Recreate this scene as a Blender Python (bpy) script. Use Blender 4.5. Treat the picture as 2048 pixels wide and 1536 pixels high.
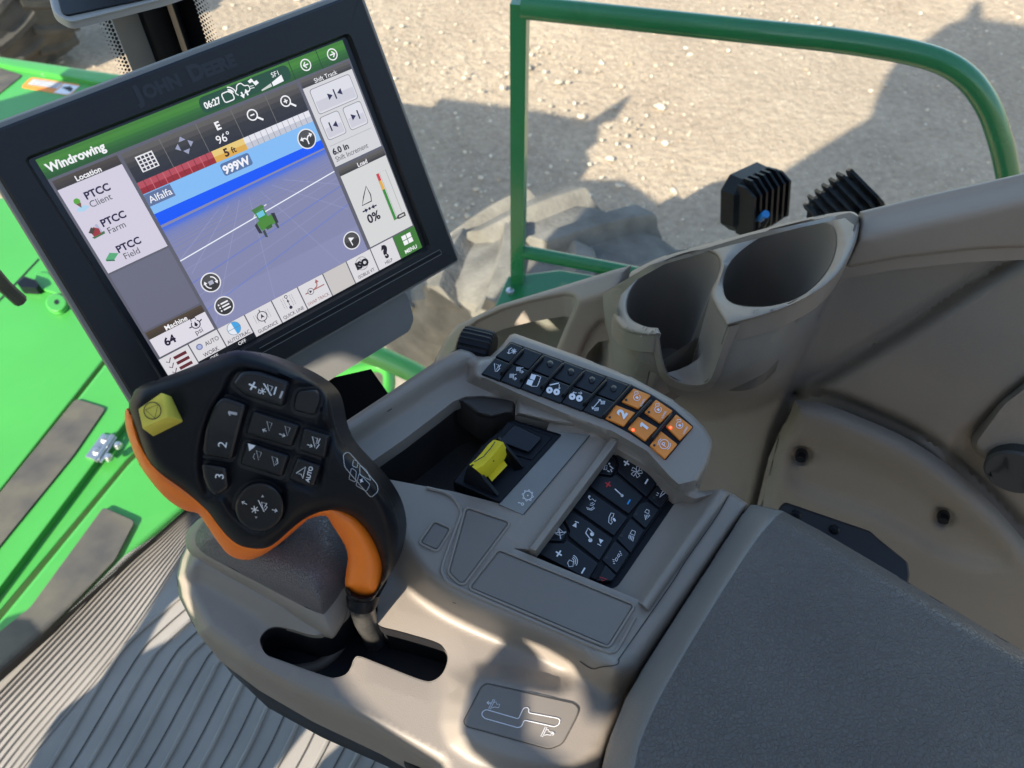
import bpy, bmesh, math, random
import numpy as np
from mathutils import Vector, geometry
random.seed(7)
rng = np.random.default_rng(7)
for o in list(bpy.data.objects): bpy.data.objects.remove(o)
SC = bpy.context.scene
COL = SC.collection
R = math.radians

# ------------------------------------------------------------------ camera
CAMZ, PITCH, F = 3.0, 51.0, 1560.0          # metres above the ground, degrees below level, focal length in photo pixels
cam = bpy.data.cameras.new("camera"); camo = bpy.data.objects.new("camera", cam); COL.objects.link(camo)
camo.location = (0, 0, CAMZ); camo.rotation_euler = (R(90 - PITCH), 0, 0)
cam.sensor_width = 36; cam.lens = 36 * F / 2048; cam.clip_start = 0.02; cam.clip_end = 400
cam.dof.use_dof = True; cam.dof.focus_distance = 0.55; cam.dof.aperture_fstop = 12
SC.camera = camo
# ------------------------------------------------------------------ light
SUN_EL, SUN_TO = 30.0, Vector((0.59, 0.81, 0)).normalized()      # the sun shines across the cab, from its open left side
W = bpy.data.worlds.new("World"); SC.world = W; W.use_nodes = True
nt = W.node_tree
sky = nt.nodes.new("ShaderNodeTexSky"); sky.sky_type = 'NISHITA'; sky.sun_disc = False
sky.sun_elevation = R(SUN_EL); sky.sun_rotation = math.atan2(-SUN_TO.x, -SUN_TO.y)
bg = nt.nodes["Background"]; bg.inputs[1].default_value = 0.13
nt.links.new(sky.outputs[0], bg.inputs[0])
sun = bpy.data.lights.new("sun", 'SUN'); suno = bpy.data.objects.new("sun", sun); COL.objects.link(suno)
sun.energy = 4.15; sun.angle = R(0.5); sun.color = (1, 0.90, 0.76)
sdir = Vector((SUN_TO.x * math.cos(R(SUN_EL)), SUN_TO.y * math.cos(R(SUN_EL)), -math.sin(R(SUN_EL))))
suno.rotation_euler = sdir.to_track_quat('-Z', 'Y').to_euler()
SC.view_settings.view_transform = 'Standard'; SC.view_settings.look = 'None'; SC.view_settings.gamma = 1
SC.view_settings.exposure = 1.62
SCREEN = 0.34                                                    # how strongly the display glows
SC.render.engine = 'CYCLES'
try:
    SC.cycles.use_denoising = True; SC.cycles.max_bounces = 8; SC.cycles.transparent_max_bounces = 16
except Exception: pass

# ------------------------------------------------------------------ geometry helpers
sp, cp = math.sin(R(PITCH)), math.cos(R(PITCH))
def ray(px, py):
    x, y = (px - 1024) / F, (768 - py) / F
    return Vector((x, cp + y * sp, -sp + y * cp))
CAM = Vector((0, 0, CAMZ))
def at_h(px, py, h):
    r = ray(px, py); return CAM + r * (h / -r.z)
def at_d(px, py, d): return CAM + ray(px, py) * d              # d metres along the viewing axis
def H(h): return lambda x, y, off=0.0: at_h(x, y, h - off)
def plane3(a, b, c):
    n = (b - a).cross(c - a).normalized()
    if n.dot(CAM - a) < 0: n = -n
    def f(x, y, off=0.0):
        r = ray(x, y); return CAM + r * ((a + n * off - CAM).dot(n) / r.dot(n))
    f.n = n; return f
def lerp(a, b, t): return a + (b - a) * t
def sstep(a, b, x):
    t = np.clip((x - a) / (b - a), 0, 1); return t * t * (3 - 2 * t)
def Z(ox, oy, s):
    return lambda *pts: [(ox + x * s, oy + y * s) for x, y in pts]
z5 = Z(240, 680, .390625); zB = Z(880, 660, .2734375); zK = Z(1060, 860, .1953125)
zC = Z(760, 940, .283203); zT = Z(700, 780, .1953125); zF = Z(0, 980, .362); zS = Z(1000, 300, .390625)
zD = Z(860, 1180, .234375); zR = Z(1024, 768, .5); zL = Z(0, 768, .5); zG = Z(0, 480, .3125); z6 = Z(0, 0, .234375)
z8 = Z(680, 560, .234375)
def area(p): return sum(p[i][0] * p[(i + 1) % len(p)][1] - p[(i + 1) % len(p)][0] * p[i][1] for i in range(len(p))) / 2
def rnd(p, r, n=4):
    out = []
    for i in range(len(p)):
        a, b, c = (np.array(p[i - 1], float), np.array(p[i], float), np.array(p[(i + 1) % len(p)], float))
        la, lc = np.linalg.norm(a - b), np.linalg.norm(c - b)
        k = min(r, la * .45, lc * .45); s, e = b + (a - b) / max(la, 1e-6) * k, b + (c - b) / max(lc, 1e-6) * k
        for j in range(n + 1):
            t = j / n; out.append(tuple((1 - t) ** 2 * s + 2 * t * (1 - t) * b + t * t * e))
    return out
def smooth(p, n=6, closed=False):
    """Catmull-Rom through the points"""
    P = [np.array(q, float) for q in p]; out = []; m = len(P)
    for i in range(m if closed else m - 1):
        a, b, c, d = (P[(i - 1) % m] if closed or i > 0 else P[i], P[i], P[(i + 1) % m], P[(i + 2) % m] if closed or i + 2 < m else P[min(i + 1, m - 1)])
        for j in range(n):
            t = j / n
            out.append(tuple(.5 * (2 * b + (c - a) * t + (2 * a - 5 * b + 4 * c - d) * t * t + (3 * b - a - 3 * c + d) * t ** 3)))
    if not closed: out.append(tuple(P[-1]))
    return out
def inset(p, d):
    """polygon moved inwards by d"""
    s = 1 if area(p) > 0 else -1; n = len(p); out = []
    for i in range(n):
        a, b, c = np.array(p[i - 1], float), np.array(p[i], float), np.array(p[(i + 1) % n], float)
        e1, e2 = b - a, c - b
        l1, l2 = np.linalg.norm(e1), np.linalg.norm(e2)
        e1 = e1 / l1 if l1 > 1e-9 else e2 / max(l2, 1e-9); e2 = e2 / l2 if l2 > 1e-9 else e1
        nn = np.array([-(e1[1] + e2[1]), e1[0] + e2[0]]) * s; ln = np.linalg.norm(nn)
        nn = nn / ln if ln > 1e-6 else np.array([-e1[1], e1[0]]) * s
        k = max(.5, nn @ (np.array([-e1[1], e1[0]]) * s)); out.append(tuple(b + nn * d / k))
    return out
def resample(p, step, closed=True):
    P = [np.array(q, float) for q in p]; out = []
    for i in range(len(P) if closed else len(P) - 1):
        a, b = P[i], P[(i + 1) % len(P)]; n = max(1, int(np.ceil(np.linalg.norm(b - a) / step)))
        for j in range(n): out.append(tuple(a + (b - a) * j / n))
    if not closed: out.append(tuple(P[-1]))
    return out
def inside(pts, poly):
    pts = np.asarray(pts, float); P = np.asarray(poly, float); r = np.zeros(len(pts), bool); j = len(P) - 1
    for i in range(len(P)):
        xi, yi = P[i]; xj, yj = P[j]
        c = ((yi > pts[:, 1]) != (yj > pts[:, 1])) & (pts[:, 0] < (xj - xi) * (pts[:, 1] - yi) / (yj - yi + 1e-12) + xi)
        r ^= c; j = i
    return r
def pdist(pts, line, closed=True):
    pts = np.asarray(pts, float); P = np.asarray(line, float); d = np.full(len(pts), 1e9)
    for i in range(len(P) if closed else len(P) - 1):
        a, b = P[i], P[(i + 1) % len(P)]; e = b - a; L = e @ e
        t = np.clip(((pts - a) @ e) / max(L, 1e-9), 0, 1)
        d = np.minimum(d, np.linalg.norm(pts - a - t[:, None] * e, axis=1))
    return d
def sd(pts, poly):
    return np.where(inside(pts, poly), 1, -1) * pdist(pts, poly)

UP = Vector((0, 0, 1))
class MB:
    """collects shapes into one mesh"""
    def __init__(s): s.v, s.f, s.m, s.mats = [], [], [], []
    def mi(s, mat):
        if mat not in s.mats: s.mats.append(mat)
        return s.mats.index(mat)
    def add(s, vs, fs, mat):
        k = len(s.v); s.v += [tuple(v) for v in vs]; i = s.mi(mat)
        for f in fs: s.f.append(tuple(k + q for q in f)); s.m.append(i)
    def rings(s, rs, mat, cap0=False, cap1=False, closed=True):
        n = len(rs[0]); vs = [v for r in rs for v in r]; fs = []
        for a in range(len(rs) - 1):
            for i in range(n if closed else n - 1):
                j = (i + 1) % n; fs.append((a * n + i, a * n + j, (a + 1) * n + j, (a + 1) * n + i))
        if cap0: fs.append(tuple(range(n - 1, -1, -1)))
        if cap1: fs.append(tuple((len(rs) - 1) * n + i for i in range(n)))
        s.add(vs, fs, mat)
    def plate(s, p, S, thick, r, mat, top=None, rpx=None, down=None, capm=None):
        """slab on surface S: outline p, rounded upper edge (r metres, rpx pixels inwards)"""
        rpx = r * F / .5 if rpx is None else rpx
        if area(p) < 0: p = p[::-1]
        top = thick if top is None else top
        rs = []
        lo = [S(x, y, top - r) for x, y in p]
        d = down if down is not None else (getattr(S, 'n', Vector((0, 0, 1))) * -(thick - r))
        rs.append([q + d for q in lo]); rs.append(lo)
        for a in (.35, .7, 1.0):
            q = inset(p, rpx * (1 - math.cos(a * math.pi / 2))); rs.append([S(x, y, top - r + r * math.sin(a * math.pi / 2)) for x, y in q])
        s.rings(rs, mat)
        last = rs[-1]; q = inset(p, rpx)
        s.fill(q, lambda x, y, o=0: S(x, y, top), capm or mat)
    def fill(s, p, S, mat, off=0.0):
        tri = geometry.tessellate_polygon([[Vector((x, y, 0)) for x, y in p]])
        fs = []
        for t in tri:
            a = (p[t[1]][0] - p[t[0]][0]) * (p[t[2]][1] - p[t[0]][1]) - (p[t[1]][1] - p[t[0]][1]) * (p[t[2]][0] - p[t[0]][0])
            fs.append(t if a < 0 else t[::-1])
        s.add([S(x, y, off) for x, y in p], fs, mat)
    def stroke(s, p, S, w, mat, off=.0003, closed=False):
        P = [np.array(q, float) for q in p]; n = len(P); L, Rr = [], []
        for i in range(n):
            a = P[i - 1] if (i > 0 or closed) else P[i]; b = P[(i + 1) % n] if (i < n - 1 or closed) else P[i]
            e = b - a; e = e / max(np.linalg.norm(e), 1e-9); m = np.array([-e[1], e[0]]) * w / 2
            L.append(P[i] + m); Rr.append(P[i] - m)
        vs = [S(x, y, off) for x, y in L + Rr]; fs = []
        for i in range(n if closed else n - 1):
            j = (i + 1) % n; fs.append((i, j, n + j, n + i))
        s.add(vs, fs, mat)
    def disc(s, c, r, S, mat, off=.0003, n=20, ry=None, rot=0):
        s.fill([(c[0] + r * math.cos(t) * math.cos(rot) - (ry or r) * math.sin(t) * math.sin(rot), c[1] + r * math.cos(t) * math.sin(rot) + (ry or r) * math.sin(t) * math.cos(rot)) for t in np.linspace(0, 2 * math.pi, n, endpoint=False)], S, mat, off)
    def ring(s, c, r, S, w, mat, off=.0003, a0=0, a1=360, n=24):
        full = a1 - a0 >= 360
        ts = np.radians(np.linspace(a0, a1, n, endpoint=not full))
        s.stroke([(c[0] + r * math.cos(t), c[1] + r * math.sin(t)) for t in ts], S, w, mat, off, full)
    def tube(s, P, r, mat, n=12, cap=True):
        P = [Vector(p) for p in P]; rs = []; up = None
        for i, p in enumerate(P):
            t = (P[min(i + 1, len(P) - 1)] - P[max(i - 1, 0)]).normalized()
            if up is None: up = t.orthogonal().normalized()
            up = (up - t * up.dot(t)).normalized(); b = t.cross(up)
            rr = r[i] if hasattr(r, '__len__') else r
            rs.append([p + (up * math.cos(a) + b * math.sin(a)) * rr for a in np.linspace(0, 2 * math.pi, n, endpoint=False)])
        s.rings(rs, mat, cap, cap)
    def box(s, c, ax, mat, bev=0):
        """box about c, ax = three half-axis vectors"""
        X, Y, Zz = [Vector(a) for a in ax]; c = Vector(c)
        vs = [c + X * a + Y * b + Zz * d for a in (-1, 1) for b in (-1, 1) for d in (-1, 1)]
        s.add(vs, [(0, 1, 3, 2), (4, 6, 7, 5), (0, 4, 5, 1), (2, 3, 7, 6), (0, 2, 6, 4), (1, 5, 7, 3)], mat)
    def sheet(s, outline, S, mat, step=12, holes=(), hsk=None, edge=(0, 3, 7, 12, 18), skirt=.03, down=Vector((0, 0, -1)), hfun=None, holeskirt=None, mat2=None, pick=None, cons=()):
        """surface patch: constrained triangulation of an outline with holes; hfun(points, distance to the edge) gives the offset on S"""
        if area(outline) < 0: outline = outline[::-1]
        loops = [resample(outline, step)] + [resample(h if area(h) < 0 else h[::-1], min(step, 8)) for h in holes]
        pts, edges, bl = [], [], []
        for l in loops:
            k = len(pts); pts += l; edges += [(k + i, k + (i + 1) % len(l)) for i in range(len(l))]; bl.append((k, len(l)))
        for l in cons:
            q = resample(l, step, False); q = [a for a, k in zip(q, inside(q, loops[0])) if k]; k = len(pts); pts += q; edges += [(k + i, k + i + 1) for i in range(len(q) - 1)]
        nb = len(pts)
        allp = np.array(pts); ext = []
        lines = [np.array(l) for l in loops]
        def dd(q):
            d = pdist(q, lines[0])
            for l in lines[1:]: d = np.minimum(d, pdist(q, l))
            return d
        for l in loops:
            for e in edge[1:]:
                q = np.array(inset(l, e)); ok = inside(q, loops[0])
                for h in loops[1:]: ok &= ~inside(q, h)
                ok &= dd(q) > e * .8; ext += [tuple(a) for a in q[ok]]
        lo, hi = allp.min(0), allp.max(0)
        gx, gy = np.meshgrid(np.arange(lo[0], hi[0], step), np.arange(lo[1], hi[1], step)); gx[::2] += step / 2
        g = np.stack([gx.ravel(), gy.ravel()], 1); ok = inside(g, loops[0])
        for h in loops[1:]: ok &= ~inside(g, h)
        g = g[ok]; g = g[dd(g) > (edge[-1] if len(edge) > 1 else 0) + step * .4]
        pts = pts + ext + [tuple(a) for a in g]
        vs, _, fs, *_ = geometry.delaunay_2d_cdt([Vector(p) for p in pts], edges, [], 0, 1e-4)
        V = np.array([tuple(v) for v in vs]); cen = np.array([V[list(f)].mean(0) for f in fs])
        ok = inside(cen, loops[0])
        for h in loops[1:]: ok &= ~inside(cen, h)
        off = hfun(V, dd(V)) if hfun else np.zeros(len(V))
        W3 = [S(V[i, 0], V[i, 1], float(off[i])) for i in range(len(V))]
        F3 = []
        for f, k in zip(fs, ok):
            if not k: continue
            a, b, c = V[f[0]], V[f[1]], V[f[2]]
            F3.append(tuple(f) if (b[0] - a[0]) * (c[1] - a[1]) - (b[1] - a[1]) * (c[0] - a[0]) < 0 else tuple(f)[::-1])
        if pick is None: s.add(W3, F3, mat)
        else:
            cc = np.array([V[list(f)].mean(0) for f in F3]); pk = pick(cc)
            s.add(W3, [f for f, k in zip(F3, pk) if not k], mat); s.add(W3, [f for f, k in zip(F3, pk) if k], mat2)
        for q, l in enumerate(loops):
            L = np.array(l); o = hfun(L, np.zeros(len(L))) if hfun else np.zeros(len(L))
            top = [S(L[i, 0], L[i, 1], float(o[i])) for i in range(len(L))]; dp = skirt if q == 0 else (hsk[q - 1] if hsk else (holeskirt or skirt))
            if dp: s.rings([[p + down * dp for p in top], top], mat)
    def text(s, t, p0, p1, size, S, mat, off=.0004, bold=0.0, align='c', yflip=True, squeeze=1.0, normal=None):
        """text with its centre (or start) at p0, baseline along p0->p1 direction; size in surface pixels"""
        vs, fs = glyphs(t, bold * 2.4 + .004)
        if not vs: return
        xs = [v[0] for v in vs]; w = max(xs) + min(xs)
        e = np.array(p1, float) - np.array(p0, float); e = e / np.linalg.norm(e); u = np.array([e[1], -e[0]])   # up in y-down pixels
        sx = size * squeeze
        o = np.array(p0, float) - (e * w / 2 * sx if align == 'c' else 0) - u * .36 * size
        W3 = []
        for x, y in vs:
            q = o + e * x * sx + u * y * size; W3.append(S(q[0], q[1], off))
        s.add(W3, fs, mat)
    def build(s, name, parent=None, smooth=True, angle=38):
        me = bpy.data.meshes.new(name); L = parent.get('_o') if parent else None
        base = Vector(parent['base']) if parent is not None and 'base' in parent.keys() else Vector((0, 0, 0))
        me.from_pydata(s.v, [], s.f)
        for m in s.mats: me.materials.append(m)
        me.polygons.foreach_set('material_index', s.m)
        bm = bmesh.new(); bm.from_mesh(me); bmesh.ops.remove_doubles(bm, verts=bm.verts, dist=1e-6); bm.to_mesh(me); bm.free()
        if smooth:
            me.shade_smooth(); me.set_sharp_from_angle(angle=R(angle))
        me.update(); o = bpy.data.objects.new(name, me); COL.objects.link(o)
        if parent is not None:
            o.parent = parent; o.location = -base
            o['base'] = (0.0, 0.0, 0.0)
        return o
_fc = bpy.data.curves.new("lettering", 'FONT'); _fo = bpy.data.objects.new("lettering", _fc); COL.objects.link(_fo)
_gc = {}
def glyphs(t, bold):
    if t == '1':
        k = .02 + bold; return ([(.26 - k, 0), (.32 + k, 0), (.32 + k, .7), (.24, .7), (.06, .58), (.06, .5 - k), (.26 - k, .6 - k)], [(0, 1, 2, 3, 6), (3, 4, 5, 6)])
    if (t, bold) in _gc: return _gc[(t, bold)]
    _fc.body = t; _fc.size = 1.0; _fc.offset = bold; _fc.resolution_u = 3
    dg = bpy.context.evaluated_depsgraph_get(); dg.update(); ev = _fo.evaluated_get(dg); me = ev.to_mesh()
    r = ([(v.co.x, v.co.y) for v in me.vertices], [tuple(p.vertices) for p in me.polygons]); ev.to_mesh_clear()
    _gc[(t, bold)] = r; return r
def tag(o, label=None, cat=None, group=None, kind=None):
    if label: o['label'] = label
    if cat: o['category'] = cat
    if group: o['group'] = group
    if kind: o['kind'] = kind
    return o
def thing(name, label, cat, base, group=None):
    o = bpy.data.objects.new(name, None); COL.objects.link(o); o.location = base; o['base'] = tuple(base); o.empty_display_size = .05
    return tag(o, label, cat, group)

# ------------------------------------------------------------------ materials
def lin(c): return tuple(((v / 255 + .055) / 1.055) ** 2.4 if v > 10 else v / 255 / 12.92 for v in c)
def mat(name, col, rough=.5, metal=0.0, bump=None, spec=.5, coat=0.0, var=None):
    """bump=(scale, strength, distance, kind); var=(scale, amount) dirt-like colour variation"""
    m = bpy.data.materials.new(name); m.use_nodes = True; t = m.node_tree; b = t.nodes["Principled BSDF"]
    b.inputs["Base Color"].default_value = (*col, 1); b.inputs["Roughness"].default_value = rough; b.inputs["Metallic"].default_value = metal
    b.inputs["Specular IOR Level"].default_value = spec; b.inputs["Coat Weight"].default_value = coat
    geo = t.nodes.new("ShaderNodeNewGeometry")
    if var:
        n = t.nodes.new("ShaderNodeTexNoise"); n.inputs["Scale"].default_value = var[0]; n.inputs["Detail"].default_value = 6
        t.links.new(geo.outputs["Position"], n.inputs["Vector"])
        r = t.nodes.new("ShaderNodeValToRGB"); r.color_ramp.elements[0].position = .35; r.color_ramp.elements[1].position = .7
        a = var[1]; d = var[2] if len(var) > 2 else tuple(c * (1 - a) for c in col)
        r.color_ramp.elements[0].color = (*d, 1) if len(var) > 2 else (*d, 1)
        r.color_ramp.elements[1].color = (*col, 1)
        t.links.new(n.outputs["Fac"], r.inputs["Fac"]); t.links.new(r.outputs["Color"], b.inputs["Base Color"])
        mr = t.nodes.new("ShaderNodeMapRange"); mr.inputs[3].default_value = min(1, rough + .12); mr.inputs[4].default_value = max(.02, rough - .06)
        t.links.new(n.outputs["Fac"], mr.inputs[0]); t.links.new(mr.outputs[0], b.inputs["Roughness"])
    if bump:
        sc, st, dist, kind = bump
        if kind == 'noise':
            n = t.nodes.new("ShaderNodeTexNoise"); n.inputs["Scale"].default_value = sc; n.inputs["Detail"].default_value = 3; out = n.outputs["Fac"]
        else:
            n = t.nodes.new("ShaderNodeTexVoronoi"); n.inputs["Scale"].default_value = sc; n.feature = 'DISTANCE_TO_EDGE' if kind == 'cell' else 'F1'; out = n.outputs["Distance"]
        src = geo.outputs["Position"]
        if kind == 'cell':
            w = t.nodes.new("ShaderNodeTexNoise"); w.inputs["Scale"].default_value = sc * .6; t.links.new(src, w.inputs["Vector"])
            mx = t.nodes.new("ShaderNodeMixRGB"); mx.inputs[0].default_value = .004; mx.blend_type = 'ADD'
            t.links.new(src, mx.inputs[1]); t.links.new(w.outputs["Color"], mx.inputs[2]); src = mx.outputs[0]
            cr = t.nodes.new("ShaderNodeMapRange"); cr.inputs[1].default_value = 0; cr.inputs[2].default_value = .12; t.links.new(out, cr.inputs[0]); out = cr.outputs[0]
        t.links.new(src, n.inputs["Vector"])
        bp = t.nodes.new("ShaderNodeBump"); bp.inputs["Strength"].default_value = st; bp.inputs["Distance"].default_value = dist
        t.links.new(out, bp.inputs["Height"]); t.links.new(bp.outputs[0], b.inputs["Normal"])
    return m
_em = {}
def em(r, g, b, rough=.35):
    """a lit pixel colour of the display"""
    k = (r, g, b)
    if k in _em: return _em[k]
    m = bpy.data.materials.new("display_pixels"); m.use_nodes = True; p = m.node_tree.nodes["Principled BSDF"]
    p.inputs["Base Color"].default_value = (.012, .012, .014, 1); p.inputs["Roughness"].default_value = .42
    p.inputs["Emission Color"].default_value = (*lin(k), 1); p.inputs["Emission Strength"].default_value = SCREEN
    _em[k] = m; return m
def glass(name, tint, gl):
    m = bpy.data.materials.new(name); m.use_nodes = True; t = m.node_tree; t.nodes.clear()
    o = t.nodes.new("ShaderNodeOutputMaterial"); a = t.nodes.new("ShaderNodeBsdfTransparent"); a.inputs[0].default_value = (*tint, 1)
    g = t.nodes.new("ShaderNodeBsdfGlossy"); g.inputs["Roughness"].default_value = .03; g.inputs[0].default_value = (.9, 1, .95, 1)
    fr = t.nodes.new("ShaderNodeFresnel"); fr.inputs[0].default_value = 1.45
    ml = t.nodes.new("ShaderNodeMath"); ml.operation = 'MULTIPLY'; ml.inputs[1].default_value = gl
    mx = t.nodes.new("ShaderNodeMixShader"); t.links.new(fr.outputs[0], ml.inputs[0]); t.links.new(ml.outputs[0], mx.inputs[0])
    t.links.new(a.outputs[0], mx.inputs[1]); t.links.new(g.outputs[0], mx.inputs[2]); t.links.new(mx.outputs[0], o.inputs[0]); return m
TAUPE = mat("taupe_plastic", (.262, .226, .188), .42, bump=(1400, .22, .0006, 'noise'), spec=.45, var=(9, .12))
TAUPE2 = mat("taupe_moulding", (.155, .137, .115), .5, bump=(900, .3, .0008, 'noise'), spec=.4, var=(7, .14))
PLATE = mat("grey_taupe_inlay", (.185, .163, .14), .5, bump=(2200, .15, .0004, 'noise'), spec=.4, var=(14, .08))
CARD = mat("grained_wall_plastic", (.24, .22, .19), .58, bump=(420, .3, .0007, 'vor'), spec=.3, var=(6, .09))
GREY = mat("grey_smooth_plastic", (.20, .20, .185), .42, bump=(2500, .1, .0004, 'noise'), var=(30, .06))
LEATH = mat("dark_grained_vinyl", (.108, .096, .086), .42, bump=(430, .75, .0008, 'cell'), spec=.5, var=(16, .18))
LEATH_LIT = mat("lit_edge_vinyl", (.19, .18, .165), .4, bump=(620, .35, .0005, 'cell'), var=(14, .15))  # lighter copy of the armrest vinyl, its tone standing in for window light
LEATH2 = mat("creased_palm_vinyl", (.15, .135, .138), .42, bump=(480, .8, .0010, 'cell'), spec=.5, var=(20, .15))
BLACK = mat("black_matt_plastic", (.0045, .006, .0095), .38, bump=(2200, .06, .0004, 'noise'), spec=.22, var=(25, .25))
BLACK2 = mat("black_button_rubber", (.006, .0075, .0115), .30, spec=.4, var=(40, .3))
PIT = mat("dark_cavity_plastic", (.008, .008, .010), .6)
RUBB = mat("dirty_black_rubber", (.020, .020, .022), .62, bump=(900, .3, .0006, 'noise'), var=(22, .4, (.05, .042, .034)))
ORANGE = mat("orange_grip_plastic", (1.0, .22, .015), .38, spec=.5, var=(30, .1))
ORBTN = mat("orange_key", (.80, .25, .03), .5, var=(60, .12))
YELLOW = mat("yellow_key", (.80, .68, .09), .5, var=(70, .18))
YEL2 = mat("bright_yellow_plastic", (.78, .62, .02), .42, var=(60, .1))
WHITE = mat("white_print", (.72, .72, .74), .5)
DIMW = mat("worn_white_print", (.42, .42, .43), .5)
REDP = mat("red_print", (.5, .03, .03), .5)
BLUEP = mat("blue_print", (.03, .3, .7), .5)
INK = mat("black_print", (.02, .02, .02), .6)
LED = bpy.data.materials.new("red_led"); LED.use_nodes = True
_p = LED.node_tree.nodes["Principled BSDF"]; _p.inputs["Emission Color"].default_value = (1, .06, .02, 1); _p.inputs["Emission Strength"].default_value = 2.0; _p.inputs["Base Color"].default_value = (.5, .02, .01, 1)
GREEN = mat("green_machine_paint", (.06, .325, .055), .36, spec=.5, coat=.15, var=(4, .12), bump=(60, .05, .001, 'noise'))
GREEND = mat("green_rail_paint", (.012, .16, .05), .27, spec=.5, coat=.4, var=(12, .12))
GRIP = mat("dusty_antislip_strip", (.045, .042, .044), .8, bump=(900, .4, .0008, 'noise'), var=(16, .2, (.10, .09, .07)))
STEEL = mat("zinc_steel", (.55, .56, .58), .3, metal=.9, var=(80, .2))
ROD = mat("worn_steel_rod", (.24, .23, .215), .32, metal=.75, bump=(500, .4, .0006, 'noise'), var=(120, .35))
TYRE = mat("dusty_tyre_rubber", (.20, .188, .165), .85, bump=(70, .5, .006, 'noise'), spec=.2, var=(11, .3, (.12, .113, .10)))
DTYRE = mat("dark_tyre_rubber", (.035, .034, .034), .8, bump=(60, .5, .006, 'noise'), spec=.2, var=(6, .3, (.07, .065, .055)))
MATM = mat("tan_rubber_floor", (.32, .298, .268), .55, bump=(700, .15, .0006, 'noise'), spec=.35, var=(11, .18))
GROOVE = mat("dirty_groove", (.055, .05, .045), .8)
BEZEL = mat("black_bezel_plastic", (.008, .009, .012), .5, bump=(1800, .3, .0005, 'noise'), spec=.45)
BEZ2 = mat("grey_housing_plastic", (.21, .205, .19), .5, bump=(1500, .2, .0005, 'noise'), var=(18, .1))
GLASSW = glass("tinted_cab_glass", (.93, .965, .94), .55)


# ------------------------------------------------------------------ added sun blocker (behind the camera): it shades the cab as the door, seat and operator do
SN = Vector((SUN_TO.y, -SUN_TO.x, 0)); TE = math.tan(R(SUN_EL)); S0 = -.6
def az(p, s0=S0): return (p.dot(SN) * 1000, (p.z - CAMZ + (p.dot(SUN_TO) - s0) * TE) * 1000)
def azp(px, h, s0=S0): return [az(at_h(x, y, h), s0) for x, y in px]
def side(s0): return lambda x, y, off=0.0: SN * (x / 1000) + SUN_TO * (s0 + off) + UP * (CAMZ + y / 1000)
floor_edge = azp(zF((60, 1640), (150, 1536), (240, 1380), (340, 1225), (500, 1100), (590, 1020), (700, 860), (800, 700), (870, 580), (940, 470), (1000, 370), (1060, 260)), 1.08)
cab_edge = azp([(1742, 235), (1752, 200), (1770, 150), (1800, 110), (1850, 78), (1895, 45), (1925, 38), (1945, 4), (1964, 2), (1966, 36), (2060, 52), (2200, 60)], 3.0)
low_edge = azp([(-60, 1300), (0, 1240), (30, 1230), (72, 1233), (94, 1259)], 1.16)
tyre_edge = azp([(1140, 560)], 1.85) + azp([(1150, 455)], 1.65) + azp([(1160, 350)], 1.52)
side_out = [(low_edge[0][0] - 20, -1500)] + low_edge + floor_edge + tyre_edge + cab_edge + [(300, 860), (520, 800), (560, -1500)]
holes = [azp(p, h) for p, h in (([(352, 1040), (384, 1068), (399, 1110), (402, 1150), (396, 1190), (384, 1222), (374, 1240), (340, 1240), (330, 1120)], .495),
    ([(650, 1346), (700, 1255), (770, 1190), (820, 1180), (880, 1205), (950, 1245), (1008, 1280), (985, 1305), (962, 1335), (960, 1390), (948, 1430), (952, 1490), (985, 1570), (880, 1570), (745, 1442)], .486),
    ([(1026, 1302), (1070, 1314), (1108, 1358), (1130, 1420), (1146, 1478), (1210, 1488), (1262, 1560), (1110, 1575), (1022, 1510), (1024, 1400)], .468),
    (zF((1480, 1600), (1760, 1240), (1960, 1290), (1930, 1360), (1790, 1480), (1700, 1600)), 1.08), (zF((790, 898), (870, 745), (985, 595), (1090, 520), (1080, 700), (960, 812)), 1.08),
    ([(956, 640), (1012, 612), (1018, 690), (962, 706)], .60))]
def hull(p):
    p = sorted(set(p)); o = []
    return p
sw_ = thing("side_sun_blocker", "added tall pale sun blocker with openings cut for sun patches, outside the photo on the operator's side", "wall", SUN_TO * S0 + UP * 1.6)
b = MB(); b.sheet(side_out, side(S0), mat("pale_bounce_lining", (.5, .47, .42), .7), step=90, holes=holes, skirt=0, edge=(0,)); b.build("blocker_shell", sw_, smooth=False)  # added panel: openings place the sun patches, pale face bounces light inside
rw = thing("rear_light_blocker", "added plain taupe light blocker beside the armrest's far end, outside the photo", "wall", SN * .8 + UP * 1.9)
b = MB(); cw = SN * .82 + SUN_TO * .1 + UP * 2.52; b.box(cw, (SN * .02, SUN_TO * .62, UP * .62), TAUPE2); b.build("blocker_shell", rw, smooth=False)  # unseen panel added to darken the right wall and armrest
hd = thing("front_shadow_caster", "added dark upright sun shield standing ahead of the cab, outside the photo", "blocker", SN * -2.8 + UP * 1.0)
b = MB(); b.sheet(azp([(560, 300), (760, 262), (835, 236), (872, 194), (1080, 222), (1175, 240), (1266, 184), (1245, 215), (1228, 240), (1196, 248), (1192, 285), (1168, 300), (1178, 330), (1140, 380), (900, 520), (600, 560)], 3.0, 0.0), side(0.0), DTYRE, step=90, skirt=0, edge=(0,)); b.build("caster_plate", hd, smooth=False)  # added plate, its outline cut to cast the front ground shadow

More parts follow.
